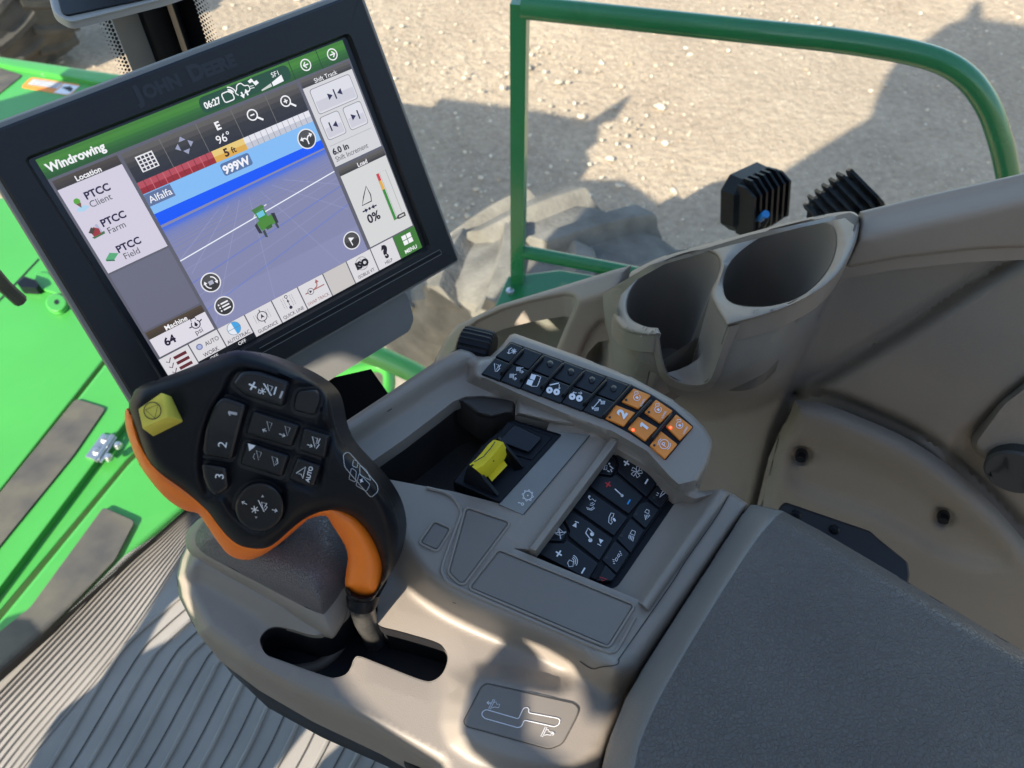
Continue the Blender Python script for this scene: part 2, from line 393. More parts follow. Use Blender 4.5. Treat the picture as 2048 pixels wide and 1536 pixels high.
# ------------------------------------------------------------------ ground
def ground_mat():
    m = bpy.data.materials.new("gravel_ground"); m.use_nodes = True; t = m.node_tree; b = t.nodes["Principled BSDF"]; b.inputs["Roughness"].default_value = .9; b.inputs["Specular IOR Level"].default_value = .2
    geo = t.nodes.new("ShaderNodeNewGeometry")
    def noise(sc, det=6):
        n = t.nodes.new("ShaderNodeTexNoise"); n.inputs["Scale"].default_value = sc; n.inputs["Detail"].default_value = det; n.inputs["Roughness"].default_value = .65; t.links.new(geo.outputs["Position"], n.inputs["Vector"]); return n.outputs["Fac"]
    def ramp(src, a, b2, c0, c1):
        r = t.nodes.new("ShaderNodeValToRGB"); r.color_ramp.elements[0].position = a; r.color_ramp.elements[1].position = b2; r.color_ramp.elements[0].color = (*c0, 1); r.color_ramp.elements[1].color = (*c1, 1); t.links.new(src, r.inputs[0]); return r.outputs[0]
    def mix(f, a, c):
        x = t.nodes.new("ShaderNodeMixRGB"); t.links.new(f, x.inputs[0]); t.links.new(a, x.inputs[1]); t.links.new(c, x.inputs[2]); return x.outputs[0]
    base = ramp(noise(1.3), .3, .7, (.30, .23, .163), (.475, .38, .275))
    fine = ramp(noise(24), .35, .7, (.225, .168, .118), (.515, .415, .305))
    bw = t.nodes.new("ShaderNodeMixRGB"); bw.inputs[0].default_value = .5; t.links.new(base, bw.inputs[1]); t.links.new(fine, bw.inputs[2]); col = bw.outputs[0]
    v = t.nodes.new("ShaderNodeTexVoronoi"); v.inputs["Scale"].default_value = 38; t.links.new(geo.outputs["Position"], v.inputs["Vector"])
    peb = ramp(v.outputs["Distance"], .16, .3, (1, 1, 1), (0, 0, 0))
    pick = ramp(v.outputs["Color"], .55, .62, (0, 0, 0), (1, 1, 1))
    pm = t.nodes.new("ShaderNodeMixRGB"); pm.blend_type = 'MULTIPLY'; pm.inputs[0].default_value = 1; t.links.new(peb, pm.inputs[1]); t.links.new(pick, pm.inputs[2])
    pc = t.nodes.new("ShaderNodeRGB"); pc.outputs[0].default_value = (.70, .62, .49, 1)
    clus = ramp(noise(3.2, 3), .42, .6, (0, 0, 0), (1, 1, 1))
    p2 = t.nodes.new("ShaderNodeMixRGB"); p2.blend_type = 'MULTIPLY'; p2.inputs[0].default_value = 1; t.links.new(pm.outputs[0], p2.inputs[1]); t.links.new(clus, p2.inputs[2])
    t.links.new(mix(p2.outputs[0], col, pc.outputs[0]), b.inputs["Base Color"])
    hs = t.nodes.new("ShaderNodeMath"); hs.operation = 'ADD'; t.links.new(noise(16, 8), hs.inputs[0])
    hm = t.nodes.new("ShaderNodeMath"); hm.operation = 'MULTIPLY'; hm.inputs[1].default_value = .5; t.links.new(p2.outputs[0], hm.inputs[0]); t.links.new(hm.outputs[0], hs.inputs[1])
    bp = t.nodes.new("ShaderNodeBump"); bp.inputs["Strength"].default_value = .9; bp.inputs["Distance"].default_value = .03; t.links.new(hs.outputs[0], bp.inputs["Height"]); t.links.new(bp.outputs[0], b.inputs["Normal"])
    return m
g = MB(); gx = [-150, -30, -6] + list(np.arange(-5, 9, .35)) + [12, 40, 150]; gy = [-150, -30, -3] + list(np.arange(-1, 13, .35)) + [16, 50, 150]
gv = [(x, y, (.02 * math.sin(x * 1.7 + y) + .015 * math.sin(y * 2.3 - x * 1.1) + rng.normal(0, .006)) if -6 < x < 12 and -3 < y < 16 else 0) for y in gy for x in gx]
g.add(gv, [(j * len(gx) + i, j * len(gx) + i + 1, (j + 1) * len(gx) + i + 1, (j + 1) * len(gx) + i) for j in range(len(gy) - 1) for i in range(len(gx) - 1)], ground_mat())
tag(g.build("ground", angle=80), kind="structure")
st = MB(); SM = [mat("pale_stone", c, .9, bump=(40, .5, .01, 'noise'), spec=.2) for c in ((.56, .48, .37), (.45, .375, .28), (.31, .25, .185), (.60, .53, .43))]
def stone(c, r, m):
    vs = []; fs = []; n = 6
    a, b = rng.uniform(.6, 1.3, 2); ph = rng.uniform(0, 6.3)
    for k, (zz, rr) in enumerate(((-.3, .8), (.15, 1.0), (.5, .6))):
        for i in range(n):
            t = i / n * 2 * math.pi; q = rr * rng.uniform(.8, 1.15)
            x, y = math.cos(t) * q * a, math.sin(t) * q * b
            vs.append((c[0] + r * (x * math.cos(ph) - y * math.sin(ph)), c[1] + r * (x * math.sin(ph) + y * math.cos(ph)), c[2] + r * zz * .8))
    for k in range(2):
        for i in range(n): j = (i + 1) % n; fs.append((k * n + i, k * n + j, (k + 1) * n + j, (k + 1) * n + i))
    fs.append(tuple(2 * n + i for i in range(n))); st.add(vs, fs, m)
cl = [(rng.uniform(-4, 5), rng.uniform(2.2, 9.5)) for _ in range(60)]
for _ in range(5200):
    if rng.random() < .55:
        q = cl[rng.integers(60)]; x, y = q[0] + rng.normal(0, .35), q[1] + rng.normal(0, .3)
    else: x, y = rng.uniform(-5, 6), rng.uniform(1.8, 10)
    stone((x, y, .01), float(np.clip(rng.lognormal(-4.75, .5), .004, .045)), SM[rng.choice(4, p=[.35, .35, .15, .15])])
tag(st.build("gravel", angle=25), "loose pale stones scattered over the tan gravel yard", "gravel", kind="stuff")

# ------------------------------------------------------------------ wheel, deck, rail and lamps outside
FW, LT = Vector((-.81, .59, 0)).normalized(), Vector((.59, .81, 0)).normalized()      # vehicle forward, vehicle right
def wheel(name, label, cat, c, Rr, wd, m, nl, lug=.05):
    c = Vector(c); t = thing(name, label, cat, c - UP * Rr)
    def pt(a, r, l): return c + (FW * math.sin(a) + UP * math.cos(a)) * r + LT * l
    b = MB(); n = 72; prof = [(-.30, .44), (-.42, .56), (-.485, .70), (-.5, .82), (-.47, .92), (-.40, .955), (-.2, .968), (0, .972), (.2, .968), (.40, .955), (.47, .92), (.5, .82), (.485, .70), (.42, .56), (.30, .44)]
    rs = [[pt(i / n * 2 * math.pi, Rr * r * (1 - lug / Rr * .55), l * wd) for l, r in prof] for i in range(n)] 
    k = len(prof); vs = [v for r in rs for v in r]
    b.add(vs, [(i * k + j, i * k + j + 1, ((i + 1) % n) * k + j + 1, ((i + 1) % n) * k + j) for i in range(n) for j in range(k - 1)], m)
    for i in range(nl):
        for s in (-1, 1):
            a0 = (i + (.5 if s > 0 else 0)) / nl * 2 * math.pi; bars = []
            for q in np.linspace(0, 1, 8):
                l = s * wd * (-.04 + .54 * q); a = a0 - .26 * q ** .85; hw = .062 + .026 * q * q + (.014 if q < .2 else 0)
                top = Rr * (1.0 - .03 * q ** 3); bot = Rr * (.955 - .06 * q ** 3) - .02
                bars.append([pt(a - hw * 1.55, bot, l), pt(a - hw * 1.0, lerp(bot, top, .45), l), pt(a - hw * .78, top - .009, l), pt(a - hw * .6, top, l), pt(a + hw * .5, top, l), pt(a + hw * .68, top - .009, l), pt(a + hw * .95, lerp(bot, top, .4), l), pt(a + hw * 1.6, bot, l)])
            if s < 0: bars = bars[::-1]
            b.rings(bars, m, True, True, closed=False)
            e = bars[-1] if s > 0 else bars[0]
    b.build("tyre", t, angle=45)
    r = MB(); rp = [(-.30, .44), (-.26, .41), (-.1, .38), (-.08, .12), (.08, .12), (.1, .38), (.26, .41), (.30, .44)]
    rs = [[pt(i / 40 * 2 * math.pi, Rr * q * .98, l * wd) for l, q in rp] for i in range(40)]; k = len(rp)
    r.add([v for x in rs for v in x], [(i * k + j, i * k + j + 1, ((i + 1) % 40) * k + j + 1, ((i + 1) % 40) * k + j) for i in range(40) for j in range(k - 1)], DTYRE)
    r.build("rim", t); return t
wheel("drive_wheel", "large dusty chevron lug tyre on the ground beyond the green rail", "wheel", (.20, 1.80, .69), .74, .62, TYRE, 17, .045)
wheel("dark_wheel", "dark tyre cut by the photo's top left corner, far ahead on the gravel", "wheel", tuple(at_h(-18, -8, 2.5)), .5, .6, DTYRE, 16, .03)

DK, DK2 = H(1.16), H(1.75)
dk = thing("green_deck", "bright green steel deck with grip strips ahead of the windscreen", "deck", at_h(60, 900, 1.16))
def slab(px, off, th, m, r=.004, D=None): 
    b = MB(); b.plate(px, D or DK, th, r, m, top=off, rpx=r * F / 1.2, down=UP * -(th - r)); return b
A0, A1 = (206, 724), (-160, 1190)                 # seam lines of the deck
slab([(-420, 60), (0, 132), (180, 166), (262, 182), (290, 196), (60, 300), (-420, 400)], .0, .06, GREEN, D=DK2).build("front_plate", dk)
slab(rnd([(-620, 396), (30, 396), (70, 440), (150, 570), (226, 700), (206, 722), (-162, 1188), (-800, 1980)], 5), .0, .05, GREEN).build("deck_plate", dk)
slab([(-420, 42), (0, 114), (237, 149), (292, 158), (300, 186), (262, 179), (180, 163), (0, 129), (-420, 57)], .018, .06, GREEN, D=DK2).build("front_flange", dk)
slab([(212, 726), (231, 706), (300, 800), (250, 846), (-60, 1258), (-700, 2120), (-790, 1984), (-158, 1196)], .0, .05, GREEN).build("deck_plate", dk)
slab([(252, 852), (304, 806), (320, 856), (253, 922), (-50, 1284), (-690, 2160), (-697, 2126), (-60, 1268)], -.014, .05, GREEN).build("lower_step", dk)
slab([(256, 930), (324, 862), (400, 880), (480, 930), (380, 1050), (0, 1420), (-640, 2020), (-680, 2165), (-40, 1290)], -.004, .06, GREEN).build("deck_plate", dk)
def strip(px, D=None): 
    b = MB(); b.plate(rnd(px, 9), D or DK, .004, .001, GRIP, top=.004, rpx=1); return b.build("grip_strip", dk)
strip([(152, 797), (212, 816), (145, 913), (-40, 1140), (-60, 1060)])
strip([(207, 1014), (270, 1042), (230, 1120), (110, 1245), (-40, 1400), (-60, 1310), (60, 1215)])
strip([(-40, 128), (0, 136), (46, 150), (0, 186), (-40, 215)], DK2)
h_ = MB(); h_.plate([(170, 913), (204, 867), (222, 871), (189, 919)], DK, .004, .001, STEEL, top=.0045, rpx=1)
h_.plate([(196, 922), (228, 873), (234, 874), (203, 925)], DK, .004, .001, STEEL, top=.0045, rpx=1)
h_.tube([DK(191, 922, .006), DK(226, 871, .006)], .0045, STEEL); hinge = h_.build("hinge", dk)
for q in ((193, 903), (209, 879), (218, 915), (237, 891), (86, 147)):
    b = MB(); c = (DK2 if q[1] < 200 else DK)(*q, .005); b.rings([[c + Vector((math.cos(t), math.sin(t), 0)) * r + UP * z for t in np.linspace(0, 2 * math.pi, 12, endpoint=False)] for r, z in ((.0075, -.003), (.0075, .002), (.005, .006), (.002, .007))], STEEL, cap1=True); b.build("bolt", dk)
for p, q in (((77, 518), (28, 570)),):
    b = MB(); b.stroke([p, q, (-40, 640)], DK, 3, PIT, .0012); b.build("seam", dk)
b = MB(); b.plate(rnd(z6((175, 745), (265, 658), (690, 722), (600, 815), (540, 808)), 6), DK2, .0012, .0003, ORBTN, top=.0016, rpx=.6)
b.fill(z6((235, 720), (290, 672), (535, 708), (485, 757)), DK2, WHITE, .0022); b.fill(z6((500, 760), (545, 712), (680, 735), (600, 800), (560, 806), (455, 790)), DK2, WHITE, .0022)
for k in range(5): b.stroke(z6((245 + k * 11, 716 - k * 10), (478 + k * 12, 752 - k * 10)), DK2, 1.2, INK, .0026)
b.fill(z6((520, 745), (600, 735), (625, 760), (600, 785), (575, 770)), DK2, INK, .0026); b.build("warning_decal", dk, smooth=False)
b = MB(); rg = [(112 + 21 * math.cos(t), 605 + 18 * math.sin(t)) for t in np.linspace(0, 6.283, 24, endpoint=False)]
b.plate(rg, DK, .012, .003, GREEN, top=.014, rpx=3); b.disc((113, 604), 5, DK, PIT, .0146); b.build("lifting_eye", dk)
b = MB(); b.plate(rnd([(33, 565), (48, 552), (72, 560), (79, 570), (74, 577), (40, 575)], 4), DK, .02, .003, BLACK, top=.022, rpx=2); b.build("latch_clip", dk)
b = MB(); b.plate([(70, 545), (95, 545), (140, 590), (118, 588), (75, 575)], DK, .006, .001, GREEN, top=.008, rpx=1); b.build("gusset", dk)

gb = thing("green_bracket", "bright green frame bracket seen in the gap below the display", "bracket", at_h(780, 740, 1.35)); BR = H(1.35)
b = MB(); b.tube([at_h(x, y, 1.3) for x, y in smooth([(640, 690), (740, 708), (800, 732), (850, 760), (930, 830)])], .024, GREEN); b.build("upper_arm", gb)
b = MB(); b.tube([at_h(x, y, 1.36) for x, y in smooth([(640, 760), (735, 735), (770, 738), (778, 770), (760, 840)])], .014, GREEN); b.build("lower_arm", gb)
b = MB(); b.plate(rnd([(735, 740), (770, 742), (772, 775), (745, 800), (720, 780)], 6), BR, .03, .004, TYRE, top=-.03, rpx=3); b.build("dirty_fitting", gb)
RP0 = at_h(1035, 560, 1.1); RD = Vector((.974, -.228, 0)).normalized()
RS = plane3(RP0, RP0 + UP, RP0 + RD)
rl = thing("guard_rail", "green tubular guard rail with a rounded corner outside the right window", "railing", RP0)
top = [RS(1044, 14)] + [RS(x, y) for x, y in smooth([(1500, 62), (1700, 84), (1850, 112), (1925, 148), (1972, 205), (1998, 272), (2014, 340), (2036, 470), (2066, 650), (2096, 830)], 5)]
b = MB(); b.tube(top, .0165, GREEND, 20); b.build("top_bar", rl)
b = MB(); b.box((RS(1040, 10) + RS(1036, 556)) / 2, (RD * .0125, Vector((.228, .974, 0)) * .0125, (RS(1040, 2) - RS(1036, 560)) / 2), GREEND); b.build("post", rl)
b = MB(); b.tube([RS(1045, 503), RS(1300, 552), RS(1500, 592)], .0135, GREEND, 18); b.build("lower_bar", rl)
b = MB(); b.plate([(985, 625), (1016, 553), (1120, 540), (1420, 590), (1300, 720), (980, 700)], H(1.1), .012, .002, GREEND, top=0, rpx=2); b.build("base_plate", rl)
for q in ((1020, 583), (1030, 549)):
    b = MB(); c = at_h(*q, 1.098); b.rings([[c + Vector((math.cos(t), math.sin(t), 0)) * r + UP * z for t in np.linspace(0, 2 * math.pi, 12, endpoint=False)] for r, z in ((.008, -.002), (.008, .004), (.004, .007))], STEEL, cap1=True); b.build("bolt", rl)

def lamp(name, label, c, front, up, s, nf=6, hide=0):
    """finned rear of a square work lamp: fins stand across its back"""
    c = Vector(c); f = Vector(front).normalized(); u = (Vector(up) - f * Vector(up).dot(f)).normalized(); r = f.cross(u)
    t = thing(name, label, "work lamp", c - u * s, "finned work lamps outside the right window")
    def sec(d, k): 
        return [c + f * d + (r * x + u * y) * k for x, y in ((-.6, 1), (.6, 1), (1, .6), (1, -.6), (.6, -1), (-.6, -1), (-1, -.6), (-1, .6))]
    b = MB(); b.rings([sec(-.35 * s, s * .8), sec(-.2 * s, s * .96), sec(.32 * s, s), sec(.4 * s, s * .94)], BLACK, True, True); b.build("housing", t, angle=20)
    for i in range(nf):
        y = -.78 + 1.56 * i / (nf - 1); w = 1.0 if abs(y) < .7 else .86
        b = MB(); q = [(-w, -.2), (-w, -.55), (-.62, -.95), (.62, -.95), (w, -.55), (w, -.2)]
        a = [c + r * (y * s - .045 * s) + u * x * s + f * z * s for x, z in q]; d = [p + r * .09 * s for p in a]
        b.rings([a, d], BLACK, True, True); b.build("cooling_fin", t, angle=20)
    b = MB(); b.rings([sec(.4 * s, s * .86), sec(.43 * s, s * .84)], mat("lamp_lens", (.5, .52, .55), .1), False, True); b.build("lens", t)
    return t, c, f, u, r
L1, c, f, u, r = lamp("work_lamp", "upright black finned lamp with a blue plug beside the tyre", at_d(1500, 398, 1.22), (-.5, .75, -.25), (0, 0, 1), .047, 7)
b = MB(); b.tube([at_d(1532, 428, 1.17), at_d(1520, 437, 1.19), at_d(1512, 440, 1.2)], .006, mat("blue_connector", (.02, .22, .6), .4)); b.build("blue_plug", L1)
b = MB(); b.tube([at_d(1535, 436, 1.17), at_d(1528, 450, 1.18), at_d(1510, 470, 1.2)], .003, BLACK); b.build("cable", L1)
b = MB(); b.tube([c - u * .04, c - u * .1, c - u * .16 + f * .05, c - u * .4 + f * .05], .012, BLACK); b.build("stem", L1)
L2, c, f, u, r = lamp("work_lamp", "second black finned lamp tilted back, half hidden behind the window sill", at_d(1690, 424, 1.12), (.55, .5, -.9), (-.4, .6, .2), .046, 7)
b = MB(); b.tube([c - u * .03 + f * .02, c - u * .1, c - u * .1 - UP * .4], .012, BLACK); b.build("stem", L2)

# ------------------------------------------------------------------ floor
FL = H(1.08)
fl = MB(); fl.plate([(-300, 1620), (-120, 1480), (0, 1364), (250, 1110), (372, 1032), (560, 860), (1000, 760), (2300, 900), (2300, 2600), (-300, 2600)], FL, .03, .003, MATM, top=0, rpx=2)
flo = fl.build("floor"); tag(flo, kind="structure")
fm = thing("floor_mat", "tan ribbed rubber mat on the cab floor, half in sunlight", "floor mat", at_h(300, 1450, 1.08))
# flutes along the windscreen
A = smooth(zF((-500, 1640), (-200, 1310), (0, 1105), (400, 690), (680, 400), (860, 255), (1010, 130), (1250, -60)), 8); B_ = smooth(zF((-420, 2300), (-60, 1800), (170, 1480), (600, 960), (830, 640), (960, 440), (1080, 270), (1330, 20)), 8)
b = MB(); n = 96; rowsv = []
for a, c in zip(A, B_):
    row = []
    for i in range(n + 1):
        t = i / n; tt = t ** 1.15; x, y = lerp(a[0], c[0], tt), lerp(a[1], c[1], tt)
        row.append(FL(x, y, .0035 + .0030 * math.sin(t * 12 * 2 * math.pi) * (1 - .55 * t) - .002 * t))
    rowsv.append(row)
b.rings(rowsv[::-1], MATM, closed=False); b.build("fluted_edge", fm, angle=80)
for k in range(11):
    x0 = 275 + 208 * k
    pl = [(x0, 1536), (x0 + lerp(330, 200, min(1, k / 5)), lerp(985, 1110, min(1, k / 5))), (x0 + lerp(480, 260, min(1, k / 5)), lerp(800, 990, min(1, k / 5))), (x0 + 760, 560)]
    pl = [(x0 - 420, 2180)] + pl
    b = MB(); p3 = [FL(*zF(q)[0], .001) for q in smooth(pl, 5)]; b.tube(p3, .0032, MATM, 6); b.build("rib", fm)
    x1 = x0 + 112; pl = [(x1 - 420, 2180), (x1, 1536), (x1 + lerp(350, 210, min(1, k / 5)), lerp(955, 1090, min(1, k / 5))), (x1 + lerp(500, 270, min(1, k / 5)), lerp(780, 970, min(1, k / 5))), (x1 + 780, 540)]
    b = MB(); b.stroke(smooth(zF(*pl), 5), FL, 2.8, GROOVE, .0012); b.build("groove", fm)

# ------------------------------------------------------------------ windscreen, pillar and side window
W0, W1 = at_h(0, 1360, 1.08), at_h(370, 1030, 1.08); WD = (W1 - W0).normalized()
PB = at_h(595, 830, 1.08)
WS = plane3(W0, W1, W0 + UP)
ws = thing("windscreen", "clear front windscreen with a black dotted edge beside the floor", "windscreen", (W0 + W1) / 2)
b = MB(); Lb, Rb = W0 - WD * 1.2, PB - WD * .03
b.add([Lb, Rb, Rb + UP * 1.75, Lb + UP * 1.75], [(0, 1, 2, 3)], GLASSW); b.build("pane", ws, smooth=False)
b = MB(); wn = WD.cross(UP); off = wn * (-.002 if wn.y > 0 else .002)
L = (Rb - Lb).length
b.add([Lb + off, Rb + off, Rb + off + UP * .015, Lb + off + UP * .015], [(0, 1, 2, 3)], PIT)
def dots(o, e, w, rows, pitch, r0, r1, n0, n1):
    for j in range(rows):
        rr = lerp(r0, r1, j / max(1, rows - 1))
        for i in range(n0, n1):
            c = o + e * ((i + .5 * (j % 2)) * pitch) + w * (j * pitch * .8); b.add([c + (e * math.cos(t) + w * math.sin(t)) * rr for t in np.linspace(0, 2 * math.pi, 6, endpoint=False)], [(0, 1, 2, 3, 4, 5)], PIT)
s0 = (W0 - Lb).length
dots(Lb + off + UP * .0165, WD, UP, 6, .0034, .0018, .0006, int((s0 - .05) / .0034), int((s0 + .5) / .0034))
b.build("dotted_band", ws, smooth=False)
SWD = Vector((.914, -.407, 0)).normalized(); SWN = Vector((.407, .914, 0)).normalized()
def WALL(x, y, off=0.0):
    r = ray(x, y); return CAM + r * ((PB.dot(SWN) - off) / r.dot(SWN))
WALL.n = -SWN
sw = thing("side_window", "tall right side window pane above the taupe sill", "window", PB + SWD * .5)
b = MB(); q = PB + SWD * .02
b.add([q, q + SWD * 2, q + SWD * 2 + UP * 1.75, q + UP * 1.75], [(0, 1, 2, 3)], GLASSW); b.build("pane", sw, smooth=False)
b = MB(); off = SWN * -.002
dots(PB + SWD * .062 + off, UP, SWD, 6, .0042, .0019, .0006, 70, 380)
b.add([PB + SWD * .02 + off, PB + SWD * .062 + off, PB + SWD * .062 + UP * 1.7 + off, PB + SWD * .02 + UP * 1.7 + off], [(0, 1, 2, 3)], PIT); b.build("dotted_band", sw, smooth=False)
pi_ = thing("cab_pillar", "black tubular corner pillar with grey trim behind the display's top edge", "pillar", PB)
iw = (Vector((0, 0, 0)) - Vector((PB.x, PB.y, 0))).normalized()
b = MB(); c0 = PB + iw * .035 + SWD * .004; b.tube([c0, c0 + UP * 1.75], .021, BLACK, 20); b.build("tube", pi_)
b = MB(); c1 = PB + iw * .03 - WD * .028; b.box(c1 + UP * .87, (WD * .016, iw * .012, UP * .87), BEZ2); b.build("trim", pi_)
b = MB(); c1 = PB + iw * .045 + SWD * .024; b.box(c1 + UP * .87, (SWD * .0035, iw * .01, UP * .87), mat("brown_highlight", (.2, .15, .11), .3)); b.build("edge_highlight", pi_)  # thin brown strip stands in for the highlight along the tube
b = MB(); dots(PB - WD * .050 + wn * (-.002 if wn.y > 0 else .002), UP, -WD, 4, .0042, .0019, .0006, 70, 380); b.build("dotted_band", pi_, smooth=False)
b = MB(); p = [WS(-420, 60), WS(-240, 260), WS(-60, 470), WS(-4, 548), WS(30, 588), WS(62, 617)]; p = [q - (wn if wn.y > 0 else -wn) * -.02 for q in p]
b.tube(p, .0075, RUBB, 8); wip = b.build("wiper_blade"); tag(wip, "black rubber wiper blade end lying over the green deck", "wiper blade")

# ------------------------------------------------------------------ right wall, cup holder
pn = thing("side_panel", "taupe moulded right wall panel under the window sill", "wall panel", WALL(1700, 800))
sill_top = [(880, 702), (905, 660), (935, 638), (1000, 609), (1230, 539), (1440, 480), (1720, 423), (1850, 391), (1960, 366), (2060, 343), (2300, 300)]
r1, r2, r3 = WALL(1240, 560, .03), WALL(1700, 432, .03), at_d(1440, 640, .585)
RIM = plane3(r1, r2, r3)
def nadir(x, y): return (np.asarray(x) - 1024.) / (2031. - np.asarray(y))
_rf = [(1210, 620), (1228, 642), (1280, 672), (1318, 669), (1456, 654), (1482, 648), (1530, 633), (1585, 612), (1640, 582), (1684, 540), (1712, 490), (1722, 440)]
_rn = [float(nadir(*q)) for q in _rf]; _ro = [(PB - RIM(*q)).dot(SWN) - .009 for q in _rf]
BULC = smooth([(1196, 690), (1206, 740), (1240, 785), (1300, 815), (1348, 826), (1445, 832), (1561, 790), (1630, 690), (1680, 580), (1725, 460)], 5)
BULP = BULC + [(1725, 380), (1100, 380), (1100, 690)]
def cardf(V, d):
    x, y = V[:, 0], V[:, 1]
    o = np.full(len(V), .024)
    fb = np.clip(sd(V, BULP) / 85, 0, 1); fb = 1 - (1 - fb) ** 2.0
    fl = sstep(1184, 1230, x + (y - 640) * -.02); o += (np.interp(nadir(x, y), _rn, _ro) - .024) * fb * fl
    g1 = pdist(V, [(1590, 782), (1800, 655), (1950, 560), (2060, 497), (2200, 420)], False)
    up = sd(V, [(1590, 784), (1800, 658), (1950, 563), (2060, 500), (2400, 300), (2400, 900), (2080, 760), (1935, 880), (1890, 960), (1800, 870), (1690, 820)])
    o += .014 * sstep(-4, 34, up) * sstep(1560, 1640, x); o -= .007 * np.exp(-(g1 / 13) ** 2) * sstep(1560, 1610, x)
    g3 = pdist(V, smooth([(1590, 786), (1650, 792), (1715, 812), (1840, 870), (1955, 960), (2070, 1080)]), False); o -= .010 * np.exp(-(g3 / 9) ** 2)
    g4 = pdist(V, [(1590, 788), (1560, 860), (1524, 1000), (1500, 1100)], False); o -= .014 * np.exp(-(g4 / 12) ** 2)
    rc = np.linalg.norm((V - np.array((1196, 690))) * np.array((1, .55)), axis=1); o -= .03 * np.exp(-(rc / 22) ** 2)
    return o
def CARDS(x, y, o=0.0): return WALL(x, y, float(cardf(np.array([[x, y]]), None)[0]) + o)
NOTCH = [(1318, 668), (1325, 716), (1338, 750), (1370, 766), (1404, 767), (1421, 754), (1440, 700), (1456, 654)]
hole = [(1240, 650), (1275, 664)] + NOTCH + [(1480, 640), (1530, 625), (1580, 605), (1636, 576), (1676, 540), (1700, 495), (1708, 450), (1690, 436), (1600, 455), (1440, 496), (1330, 528), (1272, 560), (1242, 590), (1234, 620)]
b = MB(); b.sheet([(1150, 640), (1200, 590), (1300, 530), (1500, 470), (1700, 425), (1730, 440), (1725, 500), (1800, 510), (2060, 480), (2300, 440), (2300, 1500), (1500, 1250), (1130, 900), (1080, 760)], WALL, CARD, step=9, holes=[hole], hfun=cardf, skirt=0, edge=(0, 4, 9))
b.build("door_card", pn, angle=75)
low = [(2300, 470), (2060, 494), (1950, 499), (1800, 516), (1700, 535), (1690, 530), (1716, 480), (1722, 445)]
b = MB(); b.sheet(sill_top[6:] + low, WALL, TAUPE, step=10, hfun=lambda V, d: .040 + .022 * sstep(0, 62, pdist(V, sill_top, False)) - .004 * np.clip(1 - d / 6, 0, 1) ** 2, skirt=.012, edge=(0, 2, 4, 7, 12))
b.build("rear_trim", pn, angle=60)
b = MB(); b.sheet([(860, 745), (874, 712), (893, 674), (915, 650), (1000, 609), (1140, 567), (1230, 539), (1262, 531), (1240, 570), (1226, 600), (1224, 640), (1200, 645), (1180, 668), (1163, 705), (1145, 760), (1085, 760), (1112, 700), (1132, 650), (1150, 606), (1146, 594), (1130, 592), (1060, 606), (1005, 622), (955, 645), (930, 668), (915, 700), (900, 745)], WALL, TAUPE, step=8, hfun=lambda V, d: .034 + .016 * sstep(0, 46, pdist(V, sill_top, False)) - .006 * (1 - np.clip(d / 9, 0, 1)) ** 2, skirt=.03, edge=(0, 2, 5, 9))
b.build("sill", pn, angle=60)
b = MB(); b.sheet([(885, 770), (905, 668), (955, 632), (1080, 594), (1142, 584), (1160, 600), (1130, 700), (1100, 780)], WALL, CARD, step=14, hfun=lambda V, d: .004 - .02 * sstep(600, 720, V[:, 1]), skirt=0); b.stroke([(925, 674), (1030, 657), (1128, 652)], lambda x, y, o=0: WALL(x, y, o + .004 - .02 * float(sstep(600, 720, y))), 2.0, TAUPE, .001)
b.build("storage_pocket", pn, angle=60)
# lower cover with bolts
def covf(V, d):
    o = .047 + .018 * (1 - np.clip(1 - d / 34, 0, 1) ** 2)
    o += .022 * sstep(0, 40, pdist(V, smooth([(1590, 800), (1700, 826), (1830, 885), (1950, 975), (2060, 1100)]), False)) * 0
    ch = sd(V, smooth([(1575, 900), (1650, 890), (1800, 950), (1930, 1040), (2010, 1120), (1900, 1110), (1750, 1030), (1600, 975)], 5, True)); o -= .012 * sstep(-25, 25, ch)
    for q in ((1603, 910), (1887, 1033)): o -= .012 * sstep(26, 12, np.linalg.norm(V - np.array(q), axis=1))
    return o
b = MB(); b.sheet(smooth([(1590, 800), (1640, 806), (1700, 826), (1830, 885), (1950, 975), (2060, 1095), (2300, 1400)], 4) + [(2300, 1700), (1700, 1400), (1500, 1100), (1524, 1004), (1558, 870)], WALL, CARD, step=11, hfun=covf, skirt=.04, edge=(0, 4, 9, 16))
lc = b.build("lower_cover", pn, angle=70)
for q in ((1603, 910), (1887, 1033)):
    b = MB(); b.disc(q, 14, lambda x, y, o=0: WALL(x, y, .0545), PIT); c = WALL(*q, .058); b.tube([c, c - SWN * .006], .0052, BLACK, 8); b.build("bolt", lc)
brk = thing("seat_bracket", "black steel bracket with two small bolts between armrest and wall", "bracket", at_h(1680, 1090, .62)); BK = H(.60)
b = MB(); b.plate(rnd([(1560, 1012), (1570, 1004), (1740, 1062), (1760, 1080), (1816, 1125), (1820, 1150), (1800, 1260), (1500, 1160)], 6), BK, .05, .003, PIT, rpx=4); b.build("plate", brk)
for q in ((1592, 1030), (1668, 1060)):
    b = MB(); c = BK(*q, .05); b.rings([[c + Vector((math.cos(t), math.sin(t), 0)) * r + UP * z for t in np.linspace(0, 2 * math.pi, 10, endpoint=False)] for r, z in ((.004, 0), (.004, .002), (.002, .004))], BLACK, cap1=True); b.build("bolt", brk)
sk = thing("power_socket", "round black capped power socket on the wall at the right edge", "socket", WALL(2012, 915, .05))
b = MB(); c = WALL(2044, 902, .035); ax = (-SWN * .8 + Vector((-.35, -.2, .1))).normalized(); q = c + ax * .03
b.tube([c - ax * .01, q - ax * .012], .023, BLACK, 24); b.build("body", sk)
b = MB(); CAPM = mat("worn_black_cap", (.03, .034, .036), .55)
